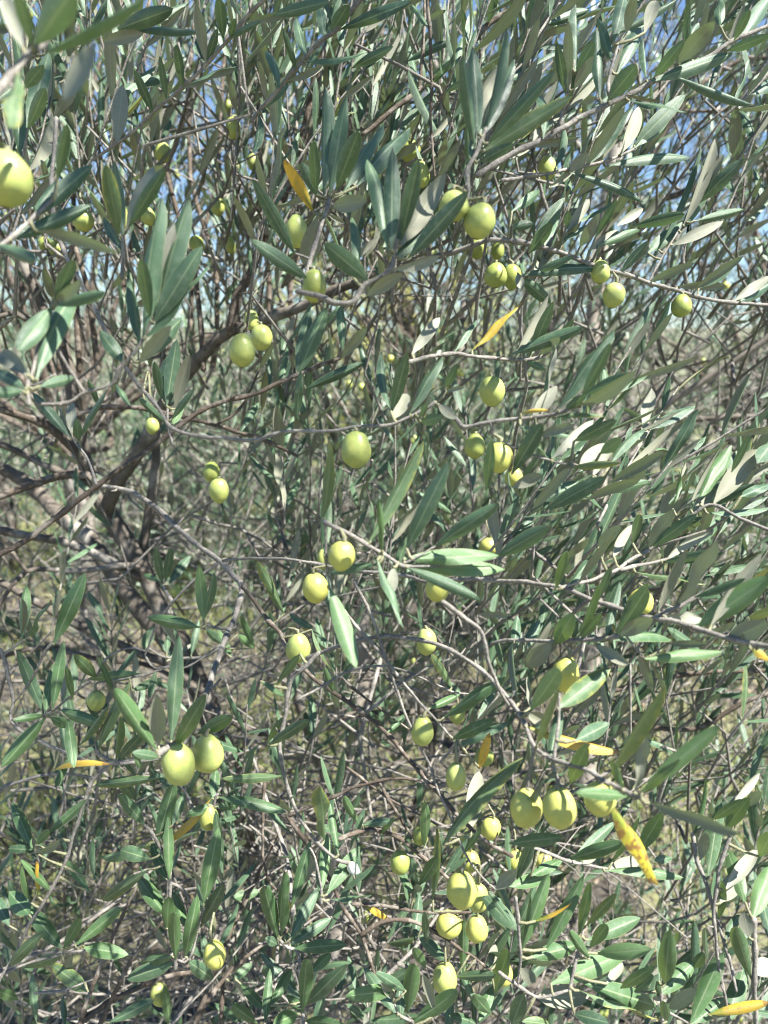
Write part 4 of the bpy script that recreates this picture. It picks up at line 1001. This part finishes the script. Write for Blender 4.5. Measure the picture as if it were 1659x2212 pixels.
# tangled bare twigs
for tr, box, n, dr, rr in ((T1, (-60, 820, 620, 1700), 270, (1.25, 3.0), (.0007, .0028)), (T2, (480, 1000, 1130, 1800), 140, (1.0, 2.4), (.0008, .0024)),
                           (T1, (-60, 1600, 620, 2240), 120, (.9, 1.5), (.0007, .0024)), (T2, (560, 1700, 1200, 2240), 130, (.85, 1.5), (.0007, .0024)),
                           (T3, (1180, 740, 1720, 1350), 190, (1.6, 3.0), (.001, .0035)), (T3, (1180, 1500, 1720, 2230), 120, (1.0, 1.8), (.0007, .002)),
                           (T1, (-60, -50, 900, 800), 45, (1.0, 2.2), (.0009, .003)), (T3, (900, -50, 1720, 700), 35, (1.1, 2.4), (.0009, .003))):
    for _ in range(n):
        a, b, d = RNG.uniform(box[0], box[2]), RNG.uniform(box[1], box[3]), RNG.uniform(*dr)
        p = at(a, b, d)
        v = RIGHT * RNG.normal(0, .7) + UPV * RNG.normal(.1, .55) + FWD * RNG.normal(0, .4)
        v.normalize()
        Ln = RNG.uniform(.12, .5)
        bend = Vector(RNG.normal(0, .22, 3))
        P = [p + (v * (s - .5) + bend * (s * s - s)) * Ln for s in np.linspace(0, 1, 6)]
        r = RNG.uniform(*rr)
        tr.twigs.add(wobble(P, .014, 12, a), [r * (1.2 - .7 * s) for s in np.linspace(0, 1, 6)], 5, rnd=RNG.random())
        for _k in range(int(RNG.integers(0, 3))):
            i = int(RNG.integers(1, 5))
            w = (v + Vector(RNG.normal(0, .7, 3))).normalized() * Ln * RNG.uniform(.2, .5)
            q = P[i]
            tr.twigs.add([q, q + w * .5 + Vector(RNG.normal(0, .01, 3)), q + w], [r * .7, r * .6, r * .35], 4, rnd=RNG.random())


def crown(tree, c, rad, clusters, per, far=True, leafL=.055, trunk=True):
    """A round crown built of leaf clumps on limbs, with gaps between them."""
    c = Vector(c)
    base = tree.root.location
    fork = base + Vector((RNG.normal(0, .05), RNG.normal(0, .05), max(.5, (c.z - rad[2]) * .9)))
    if trunk:
        tree.tube('trunk', [base - Vector((0, 0, .1)), base.lerp(fork, .5) + Vector((.03, 0, 0)), fork], (.07, .05), M_TRUNK, 9, c.x)
    for k in range(clusters):
        v = Vector(RNG.normal(0, 1, 3)).normalized()
        q = c + Vector((v.x * rad[0], v.y * rad[1], v.z * rad[2])) * RNG.uniform(.45, 1) ** .6
        if trunk and k % 2 == 0:
            mid = fork.lerp(q, .5) + Vector(RNG.normal(0, .1, 3)) + Vector((0, 0, .1))
            tree.tube('limb', [fork, mid, q], (.022, .005), M_BARK, 6, k, .01)
        for _ in range(per):
            p = q + Vector(RNG.normal(0, .17, 3))
            o = (p - c).normalized()
            dv = o * .6 + Vector((0, 0, .8)) + Vector(RNG.normal(0, .35, 3))
            tree.spray(p, dv, RNG.uniform(.12, .28), int(RNG.integers(5, 9)), leafL, far, .002)


for lab, base, c, rad, nc, per in (
        ('distant olive tree with a silvery crown behind the left edge branches', (-1.5, 3.6), (-1.5, 3.6, 2.2), (1.1, 1.0, 1.0), 44, 16),
        ('distant olive tree whose sunlit crown glitters against the sky at the top centre', (.35, 5.6), (.3, 5.6, 2.7), (1.15, 1.0, 1.1), 44, 16),
        ('distant sunlit olive tree filling the background at the upper right', (2.0, 3.8), (1.9, 3.8, 2.1), (1.3, 1.0, 1.2), 62, 16)):
    t = Tree(base, lab)
    crown(t, c, rad, nc, per)
    t.finish(0)
t = Tree((.15, 4.6), 'far tree with a backlit yellow green glow coloured into its leaves at the upper centre', 'trees beyond the grove',
         leaf_material('backlit_tint_leaf', (.30, .34, .06), (.42, .40, .08), (.42, .42, .15), (.5, .5, .08), rough=.5), 'backlit_glow_tree')  # tree added for the backlit glow, which is put into its leaf colour
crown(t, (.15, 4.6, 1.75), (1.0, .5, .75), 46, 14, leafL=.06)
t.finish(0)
crown(T1, (-.75, 2.55, .5), (.95, .4, .45), 22, 8, trunk=False)
crown(T2, (.25, 2.7, .6), (.7, .35, .5), 14, 8, trunk=False)
crown(T3, (1.3, 2.6, .5), (.7, .5, .45), 12, 8, trunk=False)
crown(T3, (.95, 2.8, 1.9), (.8, .6, .75), 22, 15, trunk=False)
crown(T2, (-.1, 2.5, 2.25), (.8, .5, .4), 9, 14, trunk=False)
for T in (T1, T2, T3):
    T.finish(300)

# --- the grove beyond, which reads as one mass
gb, gl, gn, gL, gW = [], [], [], [], []
grove_t = Tubes()
for k in range(66):
    y = 3.9 + 15 * (k / 66) ** 1.3 + RNG.uniform(-.4, .4)
    x = RNG.uniform(-.7, .7) * (y + 1)
    r = RNG.uniform(1.1, 1.7) * (.62 if k < 20 else 1.3)
    c = Vector((x, y, gz(x, y) + r * .8 + .1))
    grove_t.add([Vector((x, y, gz(x, y) - .1)), Vector((x + .08, y, gz(x, y) + .6)), Vector((x - .05, y, c.z))], [.13, .1, .05], 7, rnd=.4)
    v = RNG.normal(0, 1, (60, 3))
    v /= np.linalg.norm(v, axis=1, keepdims=True)
    q = np.array(c) + v * r * RNG.uniform(.6, 1, (60, 1))
    p = (q[:, None] + RNG.normal(0, .17, (60, 34, 3))).reshape(-1, 3)
    m = len(p)
    gb.append(p[p[:, 2] > gz(x, y)])
    k_ = p[:, 2] > gz(x, y)
    gl.append((np.repeat(v, 34, 0) * .5 + np.array((0, 0, .7)) + RNG.normal(0, .5, (m, 3)))[k_])
    gn.append((RNG.normal(0, .9, (m, 3)) + np.array((0, -.1, .5)))[k_])
    gL.append(RNG.uniform(.06, .10, m)[k_])
    gW.append(RNG.uniform(.014, .024, m)[k_])
gb, gl, gn, gL, gW = (np.concatenate(e) for e in (gb, gl, gn, gL, gW))
grove = empty('distant_olive_grove', (0, 12, 0), kind='stuff')
tag(foliage('grove_foliage', gb, gl, gn, gL, gW, FAR_LEAF, M_LEAF['g'], grove), kind='stuff')
tag(grove_t.build('grove_trunks', M_TRUNK, grove), kind='stuff')

# ---------------------------------------------------------------- the traced branches
NODES = []                       # every point of every traced twig: (x, y, depth, branch root)


def parse_twigs(s):
    out = []
    for part in s.split('|'):
        r, pts = part.split(':')
        out.append((float(r), [tuple(map(float, q.split(','))) for q in pts.split()]))
    return out


def build_branch(label, d0, d1, twigs, leaves, tint):
    material = M_TWIG if tint == 'twig' else M_BARK
    tw = parse_twigs(twigs)
    paths = []                   # arrays of x, y, depth
    for i, (r, pts) in enumerate(tw):
        n = len(pts)
        acc = np.concatenate([[0], np.cumsum([math.dist(pts[j], pts[j + 1]) for j in range(n - 1)])])
        if i == 0:
            ds = d0 + (d1 - d0) * acc / acc[-1]
        else:
            near = []
            for q in (pts[0], pts[-1]):
                best = min(((math.dist(q, (v[0], v[1])), v[2]) for P in paths for v in P), key=lambda e: e[0])
                near.append(best)
            j = 0 if near[0][0] <= near[1][0] else 1
            dd = near[j][1] if near[j][0] < 70 else (d0 + d1) / 2 + .02
            drift = RNG.uniform(-.03, .03) * dd * (acc if j == 0 else acc[-1] - acc) / 150
            ds = dd + np.clip(drift, -.06, .06)
        P = smooth_path([(x, y, d * 400) for (x, y), d in zip(pts, ds)], 8)
        P[:, 2] /= 400
        paths.append(P)
    root_pt = at(*paths[0][0])
    root = empty('olive_branch', root_pt, label=label, cat='branch', group='leafy olive branches in front')
    allP = np.concatenate(paths)
    for i, ((r, pts), P) in enumerate(zip(tw, paths)):
        tb = Tubes()
        seed = len(NODES) * .37
        W = wobble([at(*p) for p in P], .0009, 60, seed)
        rr = r * float(P[:, 2].mean()) / F * 1.05
        tb.add(W, knots(len(W), rr, rr * (.72 if i == 0 else .6), i + 2, int(RNG.integers(8, 13)), .3), 7, rnd=RNG.uniform(0, .6))
        if i == 0:
            # stubs and buds along the twig
            for k in range(6, len(W) - 4, 17):
                s = Vector(RNG.normal(0, 1, 3)).normalized()
                tb.add([W[k], W[k] + s * rr * 2.0, W[k] + s * rr * RNG.uniform(2.6, 4.5) + Vector((0, 0, rr))], [rr * .55, rr * .45, rr * .25], 5)
        tb.build('stem' if i == 0 else 'side_twig', material, root)
    for p in allP:
        NODES.append((p[0], p[1], p[2], root))
    pet = Tubes()
    for lf in leaves.split(';'):
        f = lf.split()
        bx, by, tx, ty, w = map(float, f[:5])
        kind = f[5]
        dd = np.hypot(allP[:, 0] - bx, allP[:, 1] - by)
        j = int(dd.argmin())
        d = allP[j, 2]
        anchor = at(*allP[j])
        base = at(bx, by, d + RNG.normal(0, .002))
        if 3 < dd[j] < 75:
            midp = anchor.lerp(base, .5) + Vector((0, 0, -.0012))
            pet.add([anchor, midp, base], [.0013, .001, .0009], 5, rnd=.05)
        tip0 = at(tx, ty, d)
        Lp = (tip0 - base).length
        want = RNG.uniform(.046, .064)
        dz = 0.0
        if Lp < want:
            dz = min(math.sqrt(want * want - Lp * Lp), .55 * Lp + .008) * (1 if RNG.random() < .45 else -1)
        dz += RNG.normal(0, .006)
        tip = at(tx, ty, d + dz)
        l = tip - base
        L = l.length
        l.normalize()
        wa = w * d / F
        wt = max(wa, min(L * RNG.uniform(.14, .18), wa * 1.6))
        roll = math.acos(min(1, wa / wt))
        v = (CAM - base).normalized()
        n0 = (v - l * v.dot(l)).normalized()
        under = kind == 'u'
        cand = []
        for sg in (1, -1):
            n = Matrix.Rotation(sg * roll, 3, l) @ n0
            if under:
                n = -n
            cand.append(n)
        n = max(cand, key=lambda q: q.z)
        put_leaf(root, root.location, base, l, n, L, wt * (.88 if kind == 'y' else .95), 'g' if under else ('m' if kind == 'g' and RNG.random() < np.clip((by - 850) / 900, 0, .75) else kind))
    if pet.n:
        tag(pet.build('leaf_stalks', M_STALK, root), kind='stuff')
    return root


for b in BR:
    build_branch(*b)

# ---------------------------------------------------------------- olives
def olive_mesh(k):
    nu, nv = 20, 16
    V, Q = [], []
    a0 = (.02, .10, -.06, .14)[k]
    for j in range(nv + 1):
        ph = math.pi * j / nv
        z = math.cos(ph)
        r = max(math.sin(ph), .012)
        r *= 1 - a0 * z - .03 * z * z                       # fuller towards the tip or the stalk
        zz = z - .07 * math.exp(-(r / .16) ** 2) * (z > 0)  # dimple round the stalk
        if z < -.97:
            zz -= .035                                      # small point at the tip
        for i in range(nu):
            th = 2 * math.pi * i / nu
            q = Vector((math.cos(th) * r, math.sin(th) * r, zz))
            s = 1 + .06 * mnoise.noise(q * 1.7 + Vector((k * 9, 0, 0))) + .012 * mnoise.noise(q * 5 + Vector((0, k * 9, 0)))
            V.append((q.x * s, q.y * s, q.z * (s if abs(z) < .97 else 1)))
    for j in range(nv):
        for i in range(nu):
            Q.append((j * nu + i, (j + 1) * nu + i, (j + 1) * nu + (i + 1) % nu, j * nu + (i + 1) % nu))
    return np.array(V), np.array(Q)


OLIVE_MESH = [[mesh_from('olive', *olive_mesh(k), m_) for k in range(4)] for m_ in M_OLIVE]
nodes = np.array([n[:3] for n in NODES])
for num, line in enumerate(OL.strip().split('\n')):
    nums, label = line.split('|')
    x, y, w, h, tilt, ax, ay = map(float, nums.split())
    d = .0245 * F / h * RNG.uniform(.96, 1.06)
    if h < 24:
        d = .021 * F / h
    d = min(d, 2.4)
    dist = np.hypot(nodes[:, 0] - ax, nodes[:, 1] - ay) if ax or ay else np.hypot(nodes[:, 0] - x, (nodes[:, 1] - (y - h)) * .8)
    near = np.where(dist < (22 if ax or ay else 75))[0]
    anchor = None
    if len(near):
        sc = dist[near] / 60 + np.abs(nodes[near, 2] - d) / d * 2
        j = near[sc.argmin()]
        db = nodes[j, 2]
        if abs(db - d) < .3 * d:
            anchor = at(*nodes[j])
            d = db if (ax or ay) else d * .5 + db * .5
    c = at(x, y, d)
    rx, rz = w / 2 * d / F, h / 2 * d / F
    low = y > 1650 and x > 700
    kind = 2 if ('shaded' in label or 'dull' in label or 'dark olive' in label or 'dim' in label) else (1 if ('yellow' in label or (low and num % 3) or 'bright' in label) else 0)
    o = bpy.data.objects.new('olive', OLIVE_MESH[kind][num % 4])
    o.location = c
    ang = math.radians(-tilt)
    axis = Vector((0, 0, 1)) * math.cos(ang) + RIGHT * math.sin(ang)
    zq = axis.to_track_quat('Z', 'Y')
    o.rotation_euler = (zq.to_matrix() @ Matrix.Rotation(RNG.uniform(0, 6.28), 3, 'Z')).to_euler()
    o.scale = (rx, rx, rz)
    tag(o, label, 'olive', 'green olives hanging on the olive branches')
    C.objects.link(o)
    top = c + axis.normalized() * rz * .93
    if anchor is None:
        up = Vector((0, 0, 1)) * .022 + FWD * .008 + RIGHT * RNG.normal(0, .006)
        if ax or ay:
            anchor = at(ax, ay, d)
        else:
            anchor = top + up
    ln = (anchor - top).length
    m1 = top + axis.normalized() * ln * .35
    m2 = top.lerp(anchor, .7) + Vector((0, 0, .12 * ln)) + RIGHT * RNG.normal(0, .06) * ln
    tb = Tubes()
    P = smooth_path([top - axis.normalized() * rz * .08, m1, m2, anchor], .002)
    r0 = .00095 if h > 30 else .001
    rad = np.full(len(P), r0)
    rad[:2] = r0 * 1.5
    tb.add(P, rad, 6, rnd=.1)
    st = bpy.data.objects.new('stalk', mesh_from('stalk', np.concatenate(tb.V), np.concatenate(tb.F), M_STALK, rnd=np.concatenate(tb.R)))
    C.objects.link(st)
    st.parent = o
    st.matrix_parent_inverse = Matrix.LocRotScale(o.location, o.rotation_euler, o.scale).inverted()
